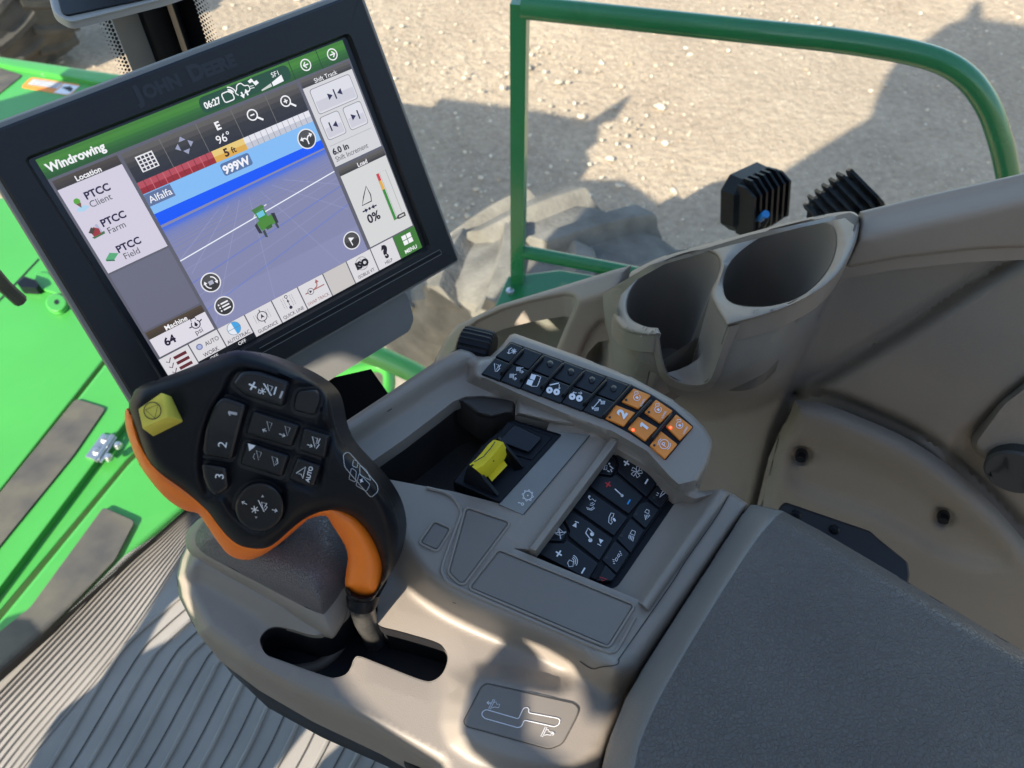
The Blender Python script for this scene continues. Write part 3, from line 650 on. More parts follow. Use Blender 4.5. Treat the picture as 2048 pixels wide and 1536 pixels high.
b.tube([q - ax * .012, q - ax * .010, q, q + ax * .002, q + ax * .002, q + ax * .0006, q + ax * .0006], [.022, .0245, .0245, .0225, .0185, .0175, .001], CAPM, 28); b.build("cap", sk)
b = MB(); b.tube([WALL(x, y, .06) for x, y in smooth([(2000, 950), (2015, 975), (2040, 972), (2056, 950)])], .0022, BLACK, 8); b.build("tether", sk)
b = MB(); b.sheet(rnd([(1938, 885), (2000, 800), (2080, 740), (2200, 760), (2200, 1000), (2060, 960), (1960, 915)], 20), WALL, CARD, step=14, hfun=lambda V, d: .03 + .02 * np.minimum(1, d / 10), skirt=.03, down=SWN); b.build("surround", sk, angle=60)

ch = thing("cup_holder", "taupe double cup holder insert with worn, scratched front lip", "cup holder", WALL(1460, 700, .06))
outer = smooth([(1228, 640), (1227, 605), (1237, 578), (1264, 542)], 4) + smooth([(1264, 542), (1330, 511), (1440, 481), (1600, 439), (1690, 423), (1716, 430), (1720, 450)], 4) + smooth([(1720, 450), (1708, 495), (1680, 545), (1640, 582), (1580, 614), (1530, 632), (1478, 646)], 4) + [(1453, 653)]
open1 = smooth([(1453, 653), (1432, 618), (1421, 590), (1432, 560), (1440, 530), (1428, 508), (1395, 504), (1345, 518), (1295, 545), (1265, 578), (1254, 610), (1262, 637), (1290, 652), (1316, 656)], 5)
rim_poly = outer + open1[1:] + [(1322, 668), (1312, 672)] + smooth([(1312, 672), (1280, 670), (1245, 660), (1228, 640)], 4)[1:-1]
cup2 = smooth([(1450, 590), (1447, 562), (1458, 528), (1490, 495), (1540, 466), (1600, 449), (1648, 446), (1668, 458), (1672, 490), (1660, 530), (1630, 570), (1590, 597), (1540, 611), (1490, 611), (1463, 604)], 5, True)
b = MB(); b.sheet(rim_poly, RIM, TAUPE, step=9, holes=[cup2], hfun=lambda V, d: -.004 * (1 - np.clip(d / 7, 0, 1)) ** 2, skirt=.02, edge=(0, 2, 4, 7))
SCR_ = mat("scuffed_plastic", (.15, .135, .115), .8)
for x, y in ((1262, 655), (1285, 648), (1290, 652), (1296, 660), (1302, 655), (1310, 652), (1280, 665), (1252, 648), (1506, 617), (1512, 613), (1540, 612)):
    e = (rng.uniform(3, 7), -rng.uniform(3, 6)); y += 9; b.stroke([(x, y), (x + e[0] * .5, y + e[1] * .4), (x + e[0], y + e[1])], RIM, rng.uniform(1.2, 2.2), SCR_, .0005)
b.build("rim", ch, angle=60)
def well(poly, depth, taper, name, open_from=None):
    b = MB(); p3 = [RIM(x, y, -.003) for x, y in poly]; c = sum(p3, Vector()) / len(p3)
    rs = []
    for k in range(6):
        t = k / 5; rs.append([lerp(p, c, taper * t) - UP * depth * t for p in p3])
    rs.append([lerp(p, c, taper + .1) - UP * depth for p in p3])
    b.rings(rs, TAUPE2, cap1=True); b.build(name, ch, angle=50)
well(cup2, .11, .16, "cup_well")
o1 = smooth([(1421, 591), (1432, 560), (1440, 530), (1428, 508), (1395, 504), (1345, 518), (1295, 545), (1265, 578), (1254, 610), (1262, 637), (1290, 652), (1316, 657)], 5)
b = MB(); p3 = [RIM(x, y, -.003) for x, y in o1]; c = sum(p3, Vector()) / len(p3)
rs = [[lerp(p, c, .3 * t) - UP * .12 * t for p in p3] for t in np.linspace(0, 1, 6)]
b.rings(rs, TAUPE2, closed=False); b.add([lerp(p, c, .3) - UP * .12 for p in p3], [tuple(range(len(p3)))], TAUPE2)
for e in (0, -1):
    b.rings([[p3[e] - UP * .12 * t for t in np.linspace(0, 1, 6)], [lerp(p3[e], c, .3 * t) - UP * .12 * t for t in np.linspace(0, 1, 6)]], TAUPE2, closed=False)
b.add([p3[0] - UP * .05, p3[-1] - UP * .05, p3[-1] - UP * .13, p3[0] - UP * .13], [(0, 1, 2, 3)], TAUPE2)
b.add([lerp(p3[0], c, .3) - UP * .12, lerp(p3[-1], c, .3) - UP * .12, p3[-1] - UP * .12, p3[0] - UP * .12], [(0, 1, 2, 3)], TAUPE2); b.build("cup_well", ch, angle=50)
# notch in the front: raised lip on the body, cheek running back into the cup, floor
b = MB()
lip = smooth(NOTCH, 3); lout = smooth([(1300, 676), (1309, 716), (1324, 760), (1364, 781), (1407, 782), (1434, 764), (1458, 704), (1482, 648)], 3)
b.rings([[CARDS(x, y, -.002) for x, y in lout], [CARDS(x, y, .003) for x, y in [(lerp(a, c, .1), lerp(q, w, .1)) for (a, q), (c, w) in zip(lout, lip)]], [CARDS(x, y, .004) for x, y in [(lerp(a, c, .85), lerp(q, w, .85)) for (a, q), (c, w) in zip(lout, lip)]], [CARDS(x, y, .0015) for x, y in lip]], TAUPE, closed=False)
q0 = RIM(1421, 592, -.003); q1 = RIM(1316, 657, -.004)
back = []
for i, (x, y) in enumerate(lip):
    t = i / (len(lip) - 1); p = CARDS(x, y, .0015); q = lerp(q1, q0, float(sstep(.40, .62, t))); q.z = min(p.z + .004 * (1 - abs(2 * t - 1)), q.z); q = lerp(p, q, 1 - .5 * math.sin(math.pi * min(1, t * 1.05)) ** 1.5); back.append(q)
back[-1] = q0
back2 = [lerp(q1, q0, float(sstep(.40, .62, i / (len(lip) - 1)))) for i in range(len(lip))]
for i, q in enumerate(back2): q.z = back[i].z - .06 * math.sin(math.pi * i / (len(lip) - 1)) ** .7 if 0 < i < len(lip) - 1 else back[i].z
b.rings([[CARDS(x, y, .0015) for x, y in lip], back, back2], TAUPE, closed=False)
b.build("front_notch", ch, angle=50)


# ------------------------------------------------------------------ armrest
ar = thing("armrest", "wide dark grained vinyl armrest with a rounded front edge coloured as if lit", "armrest", at_h(1700, 1350, .5))
AO = [(1483, 1030), (1500, 1009), (1520, 1011), (1566, 1022), (1640, 1061), (1800, 1155), (2060, 1310), (2500, 1590), (2500, 2300), (1120, 2300), (1180, 1800), (1204, 1545), (1222, 1470), (1250, 1400), (1290, 1330), (1370, 1205)]
fr_edge = [(1100, 2400), (1180, 1800), (1204, 1545), (1222, 1470), (1250, 1400), (1290, 1330), (1370, 1205), (1483, 1030), (1503, 1006)]
rt_edge = [(1503, 1006), (1566, 1022), (1640, 1061), (1800, 1155), (2060, 1310), (2500, 1590)]
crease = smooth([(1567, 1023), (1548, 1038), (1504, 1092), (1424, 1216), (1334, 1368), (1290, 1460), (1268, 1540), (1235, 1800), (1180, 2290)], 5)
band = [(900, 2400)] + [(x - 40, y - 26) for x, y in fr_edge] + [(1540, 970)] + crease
def armf(V, d):
    df, dr = pdist(V, fr_edge, False), pdist(V, rt_edge, False)
    k = np.clip((V[:, 1] - 1000) / 500, 0, 1); w = 62 + 26 * k
    o = .034 * (1 - np.clip(1 - df / w, 0, 1) ** 1.25 * (1 - .1)) * 1.0
    o = np.where(df < w, .034 * sstep(0, 1, .12 + .88 * df / w * .92) , .034)
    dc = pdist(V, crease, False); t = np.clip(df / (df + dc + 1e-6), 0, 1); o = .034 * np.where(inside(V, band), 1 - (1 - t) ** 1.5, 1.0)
    o -= .012 * np.clip(1 - dr / 30, 0, 1) ** 2
    o -= .004 * np.exp(-(np.linalg.norm(V - np.array((1520, 1360)), axis=1) / 160) ** 2)
    return o - .004 * np.clip(1 - d / 6, 0, 1) ** 2
b = MB(); b.sheet(AO, H(.455), LEATH, step=11, hfun=armf, skirt=.07, edge=(0, 3, 6, 12, 20), mat2=LEATH_LIT, cons=[crease], pick=lambda c: inside(c, band)); b.build("cushion", ar, angle=70)  # front bevel gets the brighter vinyl as painted light
b = MB(); b.plate([(1500, 1020), (1560, 1030), (2060, 1330), (2500, 1610), (2400, 2300), (1150, 2300), (1230, 1480), (1480, 1060)], H(.56), .03, .004, BLACK, rpx=3); b.build("base", ar)

# ------------------------------------------------------------------ console
co = thing("control_console", "taupe right-hand control console carrying keypads, tray and lever slot", "console", at_h(900, 1150, .6))
outl = [(640, 880), (680, 850), (774, 788), (872, 722), (905, 703), (922, 697), (950, 705), (980, 713), (1004, 690), (1020, 670), (1030, 667), (1160, 713), (1263, 754), (1345, 799), (1386, 831), (1410, 856), (1424, 880), (1425, 893), (1416, 928), (1400, 956), (1392, 970), (1398, 981), (1412, 983), (1430, 979), (1445, 978), (1470, 990), (1496, 1008)]
outl += [(1478, 1036), (1366, 1208), (1286, 1333), (1247, 1402), (1219, 1472), (1201, 1545), (1190, 1640), (900, 1640), (870, 1538), (740, 1466), (594, 1397), (481, 1332), (398, 1270), (377, 1232), (359, 1196), (353, 1156), (361, 1118), (380, 1079), (402, 1045), (440, 1015), (520, 990), (600, 970), (640, 940)]
slot = smooth(zR((0, 0))[:0] + [(520, 1284), (526, 1266), (545, 1254), (575, 1256), (640, 1270), (690, 1235), (705, 1208), (722, 1196), (748, 1200), (755, 1216), (753, 1240), (762, 1252), (800, 1262), (868, 1282), (888, 1296), (895, 1318), (886, 1345), (866, 1361), (840, 1359), (760, 1328), (720, 1313), (708, 1318), (702, 1334), (692, 1348), (672, 1355), (650, 1352), (560, 1320), (532, 1308)], 5, True)
tray = zT((160, 775), (330, 660), (560, 500), (900, 240), (1060, 115), (1180, 66), (1360, 56), (1700, 95), (1690, 250), (2040, 330), (1900, 800), (1560, 1170), (1040, 1035), (800, 992), (290, 895), (190, 820))
USH = smooth([(700, 985), (770, 985), (798, 1045), (832, 1112), (880, 1163), (950, 1204), (1100, 1266), (1195, 1312), (1232, 1336)], 5)
UP_P = USH + [(1262, 1330), (1500, 1000), (1430, 880), (1340, 790), (1000, 650), (880, 690), (600, 900)]
STR = zB((560, -120), (1450, 180), (1700, 320), (1950, 520), (2250, 760), (2300, 980), (2060, 1050), (1900, 1120), (1740, 1160), (1660, 1090), (1500, 910), (1250, 765), (900, 635), (560, 490), (235, 340), (250, 250), (380, 170))
KEY = zK((870, 170), (1350, 480), (1480, 630), (900, 1500), (700, 1560), (30, 1250))
RAMP = zK((1470, 640), (1690, 700), (1950, 640), (1975, 660), (1215, 1745), (850, 1560))
def conf(V, d):
    u = sd(V, UP_P); o = .033 * sstep(-62, 6, u)                                 # upper deck over the lower shell
    s = sd(V, STR); o += .016 * sstep(-14, 8, s)                                # raised button ridge
    rim = pdist(V, [(640, 880), (680, 850), (872, 722), (925, 697)], False); o += .016 * sstep(60, 10, rim) * (V[:, 1] < 900)
    dz = sd(V, smooth([(925, 1470), (960, 1360), (1120, 1385), (1190, 1330), (1240, 1340), (1190, 1500), (1090, 1530)], 4, True)); o += .010 * sstep(-40, 10, dz)
    lf = sd(V, [(353, 1160), (402, 1045), (520, 990), (700, 985), (740, 1200), (640, 1290), (400, 1150)]); o += .010 * sstep(-20, 30, lf)
    dr = pdist(V, outl); o -= .018 * np.clip(1 - dr / 34, 0, 1) ** 2 * (V[:, 0] < 900) * (V[:, 1] > 985) + .004 * np.clip(1 - dr / 9, 0, 1) ** 2
    return o - .0012 * np.clip(1 - d / 4, 0, 1) ** 2
CS = H(.488)
b = MB(); KRH = zK((862, 174), (1110, 320), (1352, 476), (1482, 622), (1690, 705), (1940, 632)) + [(1446, 984), (1298, 1213), (1286, 1203), (1026, 1096), (1054, 1098)] + zK((20, 1235))
b.sheet(outl, CS, TAUPE, step=8, holes=[slot, tray, rnd(KRH, 4)], hsk=[.005, .012, .03], hfun=conf, cons=[inset(STR, -14) + [inset(STR, -14)[0]], inset(STR, 8) + [inset(STR, 8)[0]], inset(STR, -3) + [inset(STR, -3)[0]]], skirt=.05, edge=(0, 2, 5, 9, 14, 22, 32)); b.build("shell", co, angle=55)
b = MB(); b.plate([(380, 1100), (420, 1040), (640, 960), (1200, 900), (1480, 1060), (1200, 1560), (900, 1620), (760, 1480), (600, 1410), (480, 1345), (400, 1270)], H(.63), .1, .02, BLACK, rpx=30); b.build("underside", co, angle=60)
def SURF(fn=conf, base=.488):
    def f(x, y, off=0.0):
        return at_h(x, y, base - float(fn(np.array([[x, y]]), np.array([99.]))[0]) - off)
    return f
CT = SURF()
b = MB(); sl = [at_h(x, y, .487) for x, y in slot]; c = sum(sl, Vector()) / len(sl)
b.rings([[p - UP * .002 for p in sl], [lerp(p, c, -.02) - UP * .012 for p in sl], [lerp(p, c, -.1) - UP * .02 for p in sl], [lerp(p, c, -.1) - UP * .12 for p in sl]], PIT, cap1=True); b.build("lever_slot", co)
b = MB(); b.tube([at_h(x, y, .53) for x, y in smooth([(712, 1230), (690, 1280), (640, 1330), (560, 1345)])], .004, mat("grey_cable", (.12, .1, .08), .6)); b.build("slot_cable", co)
tr = [at_h(x, y, .47) for x, y in tray]; c = sum(tr, Vector()) / len(tr)
b = MB(); b.rings([[p for p in tr], [lerp(p, c, .0) - UP * .012 for p in tr], [lerp(p, c, .07) - UP * .05 for p in tr], [lerp(p, c, .12) - UP * .055 for p in tr]], RUBB, cap1=True); b.build("storage_tray", co, angle=40)
# tray edge liner
b = MB(); ln = zT((150, 770), (330, 660), (560, 500), (900, 240), (1060, 115), (1180, 66), (1360, 56), (1700, 92))
# palm rest
pr = MB(); PR = H(.475)
prim = smooth([(380, 1106), (372, 1072), (396, 1040), (450, 1010), (520, 988), (620, 978), (696, 1005), (706, 1080), (708, 1160), (703, 1210), (672, 1270), (656, 1275), (636, 1264), (520, 1192), (430, 1142)], 6, True)
pad = smooth([(398, 1098), (392, 1068), (415, 1036), (470, 1008), (540, 988), (630, 985), (688, 1012), (698, 1080), (698, 1150), (680, 1186), (652, 1223), (638, 1226), (600, 1209), (530, 1172), (450, 1130)], 6, True)
bd_ = [[at_h(x, y, .493) for x, y in prim]]
for t, h in ((.0, .484), (.12, .479), (.85, .4675), (1.0, .4665), (1.12, .468)): bd_.append([at_h(lerp(a[0], c[0], t), lerp(a[1], c[1], t), h) for a, c in zip(prim, pad)])
pr.rings(bd_[::-1] if area(prim) > 0 else bd_, TAUPE); prb = pr.build("palm_rest", co, angle=50)
b = MB(); b.sheet(pad, H(.469), LEATH2, step=8, hfun=lambda V, d: .027 * (1 - np.clip(1 - d / 75, 0, 1) ** 2.2) + .003, skirt=.006, edge=(0, 3, 7, 13, 20, 30, 42)); b.build("vinyl_pad", prb, angle=70)
# inlay plates and embossed outlines
def inlay(p, name, r=6):
    q = rnd(p, r); b = MB(); b.plate(q, CT, .0022, .0007, PLATE, top=.0006, rpx=2)
    b.tube([CT(x, y, .0005) for x, y in inset(q, -4) + [inset(q, -4)[0]]], .0009, TAUPE, 6); b.stroke(inset(q, -1.4), CT, 1.4, GROOVE, .0004, True); return b.build(name, co)
inlay(zC((615, 275), (905, 375), (590, 795), (560, 790), (490, 720)), "inlay_mat")
inlay(zC((840, 575), (1785, 960), (1610, 1240), (640, 830)), "inlay_mat")
inlay(zC((385, 375), (488, 420), (400, 560), (290, 510)), "blank_cap", 5)
b = MB(); q = smooth(zC((330, 125), (470, 165), (540, 225), (572, 300), (555, 360), (445, 660), (450, 750), (540, 825), (1000, 1030), (1560, 1268), (1630, 1288), (1680, 1255), (1800, 1040)), 5)
b.tube([CT(x, y, .0004) for x, y in q], .0012, TAUPE, 6); b.build("moulded_bead", co)
b = MB(); q = zC((1690, 1340), (1670, 1375), (1560, 1392), (1510, 1405), (1470, 1392), (1410, 1350)); b.stroke(smooth(q), CT, 2, PIT, .0006)
b.stroke(smooth(zK((2040, 660), (1900, 900), (1600, 1330), (1430, 1600)) + [(1236, 1320)]), CT, 2, PIT, .0006); b.build("parting_line", co)
b = MB(); DP = rnd(zD((310, 1160), (290, 1120), (440, 830), (480, 800), (1230, 965), (1275, 1010), (1250, 1080), (1130, 1310), (1020, 1355)), 9)
b.plate(DP, CT, .002, .0006, PLATE, top=.0006, rpx=2); b.stroke(inset(DP, -1.2), CT, 1.8, GROOVE, .0004, True); DPT = lambda x, y, o=0: CT(x, y, o + .0007)
sl2 = zD((755, 1100), (480, 1020), (450, 1035), (440, 1065), (465, 1095), (750, 1175), (780, 1165), (805, 1110), (1060, 1168), (1100, 1150), (1110, 1110), (1090, 1095), (840, 1048), (845, 1015), (825, 1000), (800, 1008), (785, 1035))
b.stroke(rnd(sl2, 4), DPT, 1.6, WHITE, .0004, True)
for ox, oy, s in ((520, 970, 1), (965, 1205, 1)):
    b.stroke(zD((ox - 20, oy + 45), (ox + 20, oy - 38), (ox + 34, oy - 34), (ox - 5, oy + 48)), DPT, 1.1, WHITE, .0004, True)
    b.stroke(zD((ox + 20, oy - 8), (ox + 45, oy - 15), (ox + 50, oy + 5), (ox + 75, oy + 5), (ox + 65, oy + 35), (ox + 35, oy + 28), (ox + 10, oy + 35)), DPT, 1.1, WHITE, .0004)
for p in (((520, 965), (485, 962)), ((1030, 1220), (1062, 1225))):
    b.stroke(zD(*p), DPT, 1.6, WHITE, .0004); e = p[1]; d = -1 if e[0] < p[0][0] else 1; b.stroke(zD((e[0] - d * 18, e[1] - 15), e, (e[0] - d * 18, e[1] + 15)), DPT, 1.4, WHITE, .0004)
b.build("lever_diagram_plate", co)
SCF = mat("dark_scuff", (.05, .045, .04), .7)
for p, w in ((zT((382, 222), (405, 205), (430, 192)), 2), ([(1012, 1188), (1013, 1192)], 1.5), ([(905, 1205), (912, 1207)], 1.2)): b = MB(); b.stroke(p, CT, w, SCF, .0003); b.build("scuff", co)
# knob
kb = MB(); kc0, kc1 = at_h(917, 700, .470), at_h(986, 716, .470); kc = (kc0 + kc1) / 2; ka = (kc1 - kc0).normalized(); kw = .0115; kr = .0165
kc = at_h(953, 700, .455)
kp = []
for i in range(72): 
    kp.append(1 + (.05 if i % 3 == 0 else 0))
up2 = ka.cross(UP).normalized(); rs = []
for l, q in ((-1.15, .8), (-1, .98), (-.6, 1), (.6, 1), (1, .98), (1.15, .8)):
    rs.append([kc + ka * l * kw + (UP * math.cos(a) + up2 * math.sin(a)) * kr * q * kp[i] for i, a in enumerate(np.linspace(0, 2 * math.pi, 72, endpoint=False))])
kb.rings(rs, BLACK, True, True); kb.build("thumb_wheel", co, angle=30)
# sloping flank between keypad and armrest, with its rounded crest
b = MB(); rows = []
for t in np.linspace(0.0, 1.02, 24):
    K, C, O = [(lerp(p[0], q[0], t), lerp(p[1], q[1], t)) for p, q in (((1350, 984), (1221, 1172)), ((1440, 981), (1287, 1204)), ((1461, 988), (1302, 1218)))]
    row = []
    for u, h in ((-.06, .4705), (0, .4690), (.2, .4680), (.45, .4655), (.7, .4610), (.85, .4570), (.94, .4535), (1.0, .4515)): row.append(at_h(lerp(K[0], C[0], u), lerp(K[1], C[1], u), h))
    for u, h in ((.25, .4508), (.6, .4512), (.85, .4530), (1.0, .4565), (1.05, .468)): row.append(at_h(lerp(C[0], O[0], u), lerp(C[1], O[1], u), h))
    rows.append(row)
b.rings(rows, TAUPE, closed=False); b.build("keypad_flank", co, angle=80)
# keypad ridge
b = MB(); b.plate(rnd([(1222, 874), (1238, 882), (1072, 1104), (1056, 1098)], 4), CT, .012, .0025, TAUPE, top=.004, rpx=5); b.build("keypad_ridge", co)

# button panel along the ridge
def bright(fn=conf): return CT
bp_o = rnd(zB((515, 82), (1400, 400), (1545, 468), (1705, 570), (1858, 708), (1648, 958), (1540, 862), (1380, 752), (1190, 652), (295, 328)), 5)
s_pl = plane3(CT(1020, 685), CT(1375, 860), CT(985, 745))
b = MB(); bp_s = lambda x, y, o=0: CT(x, y, o)
b.plate(bp_o, CT, .004, .0006, BLACK, top=.0006, rpx=2); bpan = b.build("button_panel", co)
BS = lambda x, y, o=0: CT(x, y, o + .0006)
Tp = [(515, 92), (612, 128), (752, 178), (905, 232), (1058, 288), (1218, 345), (1385, 404)]
Mp = [(402, 198), (520, 242), (660, 293), (815, 350), (965, 405), (1125, 464), (1290, 525)]
Bp = [(302, 320), (440, 372), (590, 428), (738, 482), (888, 536), (1045, 592), (1188, 645)]
ICN = {}
def sh(p, cx, cy, s=1.0): return zB(*[(cx + x * s, cy + y * s) for x, y in p])
def disk_pair(b, c, S):
    for x in (-25, 27): 
        b.disc(zB((c[0] + x, c[1] + x * .25))[0], 6.6, S, WHITE, .0004); b.disc(zB((c[0] + x, c[1] + x * .25))[0], 1.6, S, BLACK2, .0006)
for i in range(6):
    for row in range(2):
        a, c = (Tp, Mp) if row == 0 else (Mp, Bp)
        q = zB((a[i][0] + 4, a[i][1]), (a[i + 1][0] - 6, a[i + 1][1]), (c[i + 1][0] - 10, c[i + 1][1] - 6), (c[i][0] + 3, c[i][1] - 5)) if row == 0 else zB((a[i][0] + 2, a[i][1] + 7), (a[i + 1][0] - 8, a[i + 1][1] + 6), (c[i + 1][0] - 6, c[i + 1][1] - 2), (c[i][0] + 4, c[i][1] - 2))
        b = MB(); b.plate(rnd(q, 2), BS, .0022, .0006, BLACK2, top=.0016, rpx=1.6); S = lambda x, y, o=0: BS(x, y, o + .0017)
        if row == 0:
            if i == 0:
                for t in range(4): 
                    a_ = t * math.pi / 4 + .2; b.stroke(sh([(-20 * math.cos(a_), -20 * math.sin(a_)), (20 * math.cos(a_), 20 * math.sin(a_))], 540, 155), S, 1.3, WHITE, .0003)
                b.stroke(sh([(-15, -25), (-35, -10), (-38, 15)], 540, 155), S, 1.3, WHITE, .0003); b.stroke(sh([(-48, 8), (-38, 18), (-22, 12)], 540, 155), S, 1.3, WHITE, .0003)
            elif i > 1:
                c = ((805, 248), (958, 305), (1112, 365), (1270, 428))[i - 2]; cx, cy = zB(c)[0]
                b.rings([[S(cx + r * math.cos(t), cy + r * math.sin(t), z) for t in np.linspace(0, 2 * math.pi, 16, endpoint=False)] for r, z in ((7, 0), (6, .0006), (3.5, .0011), (1, .0013))], BLACK2, cap1=True)
        else:
            if i == 0: b.stroke(sh([(-15, -30), (18, -18), (-8, 30)], 412, 275), S, 1.4, WHITE, .0003, True); b.stroke(sh([(32, -22), (18, 0), (26, 5), (2, 30)], 412, 275), S, 1.4, WHITE, .0003)
            if i == 1:
                for cx, cy in ((575, 292), (525, 342)):
                    for t in range(4): b.stroke(sh([(-12 + t * 8, -22), (-14 + t * 8, 8)], cx, cy), S, 1.1, WHITE, .0003)
                    b.stroke(sh([(0, 0), (25, -10)], cx + 10, cy - 10), S, 1, WHITE, .0003); b.stroke(sh([(15, -2), (8, 16), (35, 14)], cx, cy), S, 1.2, WHITE, .0003); b.stroke(sh([(22, 4), (36, 14), (20, 24)], cx, cy), S, 1.2, WHITE, .0003)
            if i == 2:
                b.fill(sh([(-20, -50), (15, -40), (0, -2), (-35, -15)], 690, 370), S, WHITE, .0003); b.fill(sh([(-45, -10), (-5, 0), (-22, 40), (-60, 25)], 690, 370), S, WHITE, .0003)
                b.stroke(sh([(15, -40), (48, -28), (20, 42), (-22, 40)], 690, 370), S, 1.2, WHITE, .0003); b.stroke(sh([(40, 0), (25, 35)], 690, 370), S, 1.4, WHITE, .0003)
            if i == 3: disk_pair(b, (826, 446), S); b.stroke(sh([(-28, -38), (40, -52)], 830, 440), S, 2.2, WHITE, .0003); b.stroke(sh([(42, -44), (42, -8)], 830, 440), S, 1.2, WHITE, .0003); b.stroke(sh([(35, -18), (42, -8), (50, -18)], 830, 440), S, 1.2, WHITE, .0003)
            if i == 4:
                disk_pair(b, (992, 493), S)
                for d in (-1, 1): b.stroke(sh([(0, 0), (d * 28, d * 3)], 1005 + d * 6, 460), S, 1.2, WHITE, .0003); b.stroke(sh([(d * 18, -9), (d * 28, d * 3), (d * 16, 10)], 1005 + d * 6, 460), S, 1.1, WHITE, .0003)
            if i == 5:
                b.stroke(zB((1115, 575), (1172, 510)), S, 1.4, WHITE, .0003); b.stroke(zB((1158, 512), (1174, 508), (1178, 524)), S, 1.4, WHITE, .0003); b.stroke(zB((1112, 560), (1114, 578), (1130, 575)), S, 1.4, WHITE, .0003)
                for cx, cy in ((1192, 530), (1146, 578)):
                    for t in range(4): b.stroke(sh([(-10 + t * 8, -12), (-15 + t * 8, 14)], cx, cy), S, 1.1, WHITE, .0003)
        b.build("button", bpan)
for p, q in (((605, 150), (447, 320)), ((750, 200), (592, 370)), ((900, 250), (742, 422)), ((1050, 310), (897, 482)), ((1213, 375), (1052, 545)), ((1398, 408), (1192, 635)), ((1540, 520), (1382, 690)), ((1695, 622), (1547, 802))):
    b = MB(); (x0, y0), (x1, y1) = zB(p, q); b.tube([BS(x0, y0, .002), BS(lerp(x0, x1, .04), lerp(y0, y1, .04), .0032), BS(lerp(x0, x1, .96), lerp(y0, y1, .96), .0032), BS(x1, y1, .002)], .0012, BLACK, 8); b.build("divider_bar", bpan)
def engine(b, c, S):
    b.ring(zB(c)[0], 6.6, S, 1.3, WHITE, .0003, -40, 290, 16); b.stroke(sh([(-15, -22), (-12, -36), (12, -36), (14, -22)], c[0] - 4, c[1] - 4), S, 1.2, WHITE, .0003); b.fill(sh([(-12, 2), (2, -10), (14, 4), (4, 14)], *c), S, WHITE, .0003)
    b.text("n/min", zB((c[0] + 40, c[1] + 38))[0], zB((c[0] + 62, c[1] - 4))[0], 7.5, S, WHITE, .0003)
for q, led, kind, c in (([(1415, 428), (1542, 478), (1452, 578), (1328, 524)], (1362, 512), 'e', (1440, 492)), ([(1285, 548), (1428, 605), (1345, 705), (1210, 645)], (1242, 638), '2', (1330, 610)),
                        ([(1580, 510), (1702, 592), (1610, 682), (1494, 602)], (1528, 600), 'e', (1595, 580)), ([(1442, 630), (1592, 717), (1502, 812), (1374, 722)], (1412, 730), '1', (1490, 705)),
                        ([(1728, 618), (1848, 710), (1754, 806), (1650, 704)], (1686, 713), 'e', (1752, 695)), ([(1615, 740), (1736, 835), (1645, 942), (1534, 845)], (1568, 843), 'P', (1640, 835))):
    b = MB(); b.plate(rnd(zB(*q), 2), BS, .0024, .0007, ORBTN, top=.0018, rpx=1.8); S = lambda x, y, o=0: BS(x, y, o + .0019)
    on = kind == '1' or led == (1686, 713); b.disc(zB(led)[0], 2.6, S, LED if on else INK, .0003, 12)
    if kind == 'e': engine(b, c, S)
    elif kind == 'P':
        b.ring(zB(c)[0], 9.2, S, 1.3, WHITE, .0003); b.ring(zB(c)[0], 12.5, S, 1.3, WHITE, .0003, -10, 60, 8); b.ring(zB(c)[0], 12.5, S, 1.3, WHITE, .0003, 170, 240, 8)
        b.text("P", zB(c)[0], zB((c[0] + 30, c[1] - 45))[0], 15, S, WHITE, .0004)
    else: b.text(kind, zB(c)[0], zB((c[0] + 40, c[1] - 50))[0], 26, S, WHITE, .0004, bold=.02)
    b.build("orange_button", bpan)

# switch module with yellow rocker
b = MB(); b.plate(zB((875, 745), (1098, 770), (608, 1352), (430, 1275)), CT, .004, .0005, GREY, top=.0006, rpx=1); GS = lambda x, y, o=0: CT(x, y, o + .0007)
c = zB((642, 1210))[0]; b.ring(c, 8.6, GS, 1.3, WHITE, .0004); b.disc(c, 1.4, GS, WHITE, .0004)
for k in range(8):
    a = k * math.pi / 4; b.stroke([(c[0] + 9 * math.cos(a), c[1] + 9 * math.sin(a)), (c[0] + 12 * math.cos(a + .2), c[1] + 12 * math.sin(a + .2)), (c[0] + 10 * math.cos(a + .5), c[1] + 10 * math.sin(a + .5))], GS, 1.2, WHITE, .0004)
b.stroke(zB((570, 1262), (590, 1266)), GS, 1.4, WHITE, .0004); b.ring(zB((603, 1273))[0], 2.4, GS, 1.2, WHITE, .0004)
b.stroke(zB((1095, 772), (612, 1348)), GS, 1.6, PIT, .0003); b.build("switch_plate", co)
sm = H(.458); b = MB(); b.plate(rnd(zB((530, 655), (895, 765), (440, 1268), (90, 1112), (300, 850)), 5), sm, .012, .002, BLACK, top=.005, rpx=4)
smo = b.build("switch_module", co); S5 = H(.453)
b = MB(); b.plate(rnd(zB((500, 665), (826, 780), (672, 950), (360, 860)), 5), S5, .0015, .0006, BLACK, top=.001, rpx=2); b.plate(rnd(zB((545, 690), (748, 785), (648, 895), (420, 812)), 4), S5, .004, .001, BLACK2, top=.004, rpx=3); b.build("blank_switch", smo)
b = MB()
def fin(p3): 
    n = (p3[1] - p3[0]).cross(p3[2] - p3[0]).normalized() * .0012; b.rings([[p - n for p in p3], [p + n for p in p3]], BLACK, True, True)
fin([at_h(*zB((390, 800))[0], .438), at_h(*zB((430, 785))[0], .434), at_h(*zB((470, 830))[0], .436), at_h(*zB((612, 1000))[0], .452), at_h(*zB((560, 1030))[0], .454), at_h(*zB((410, 860))[0], .454)])
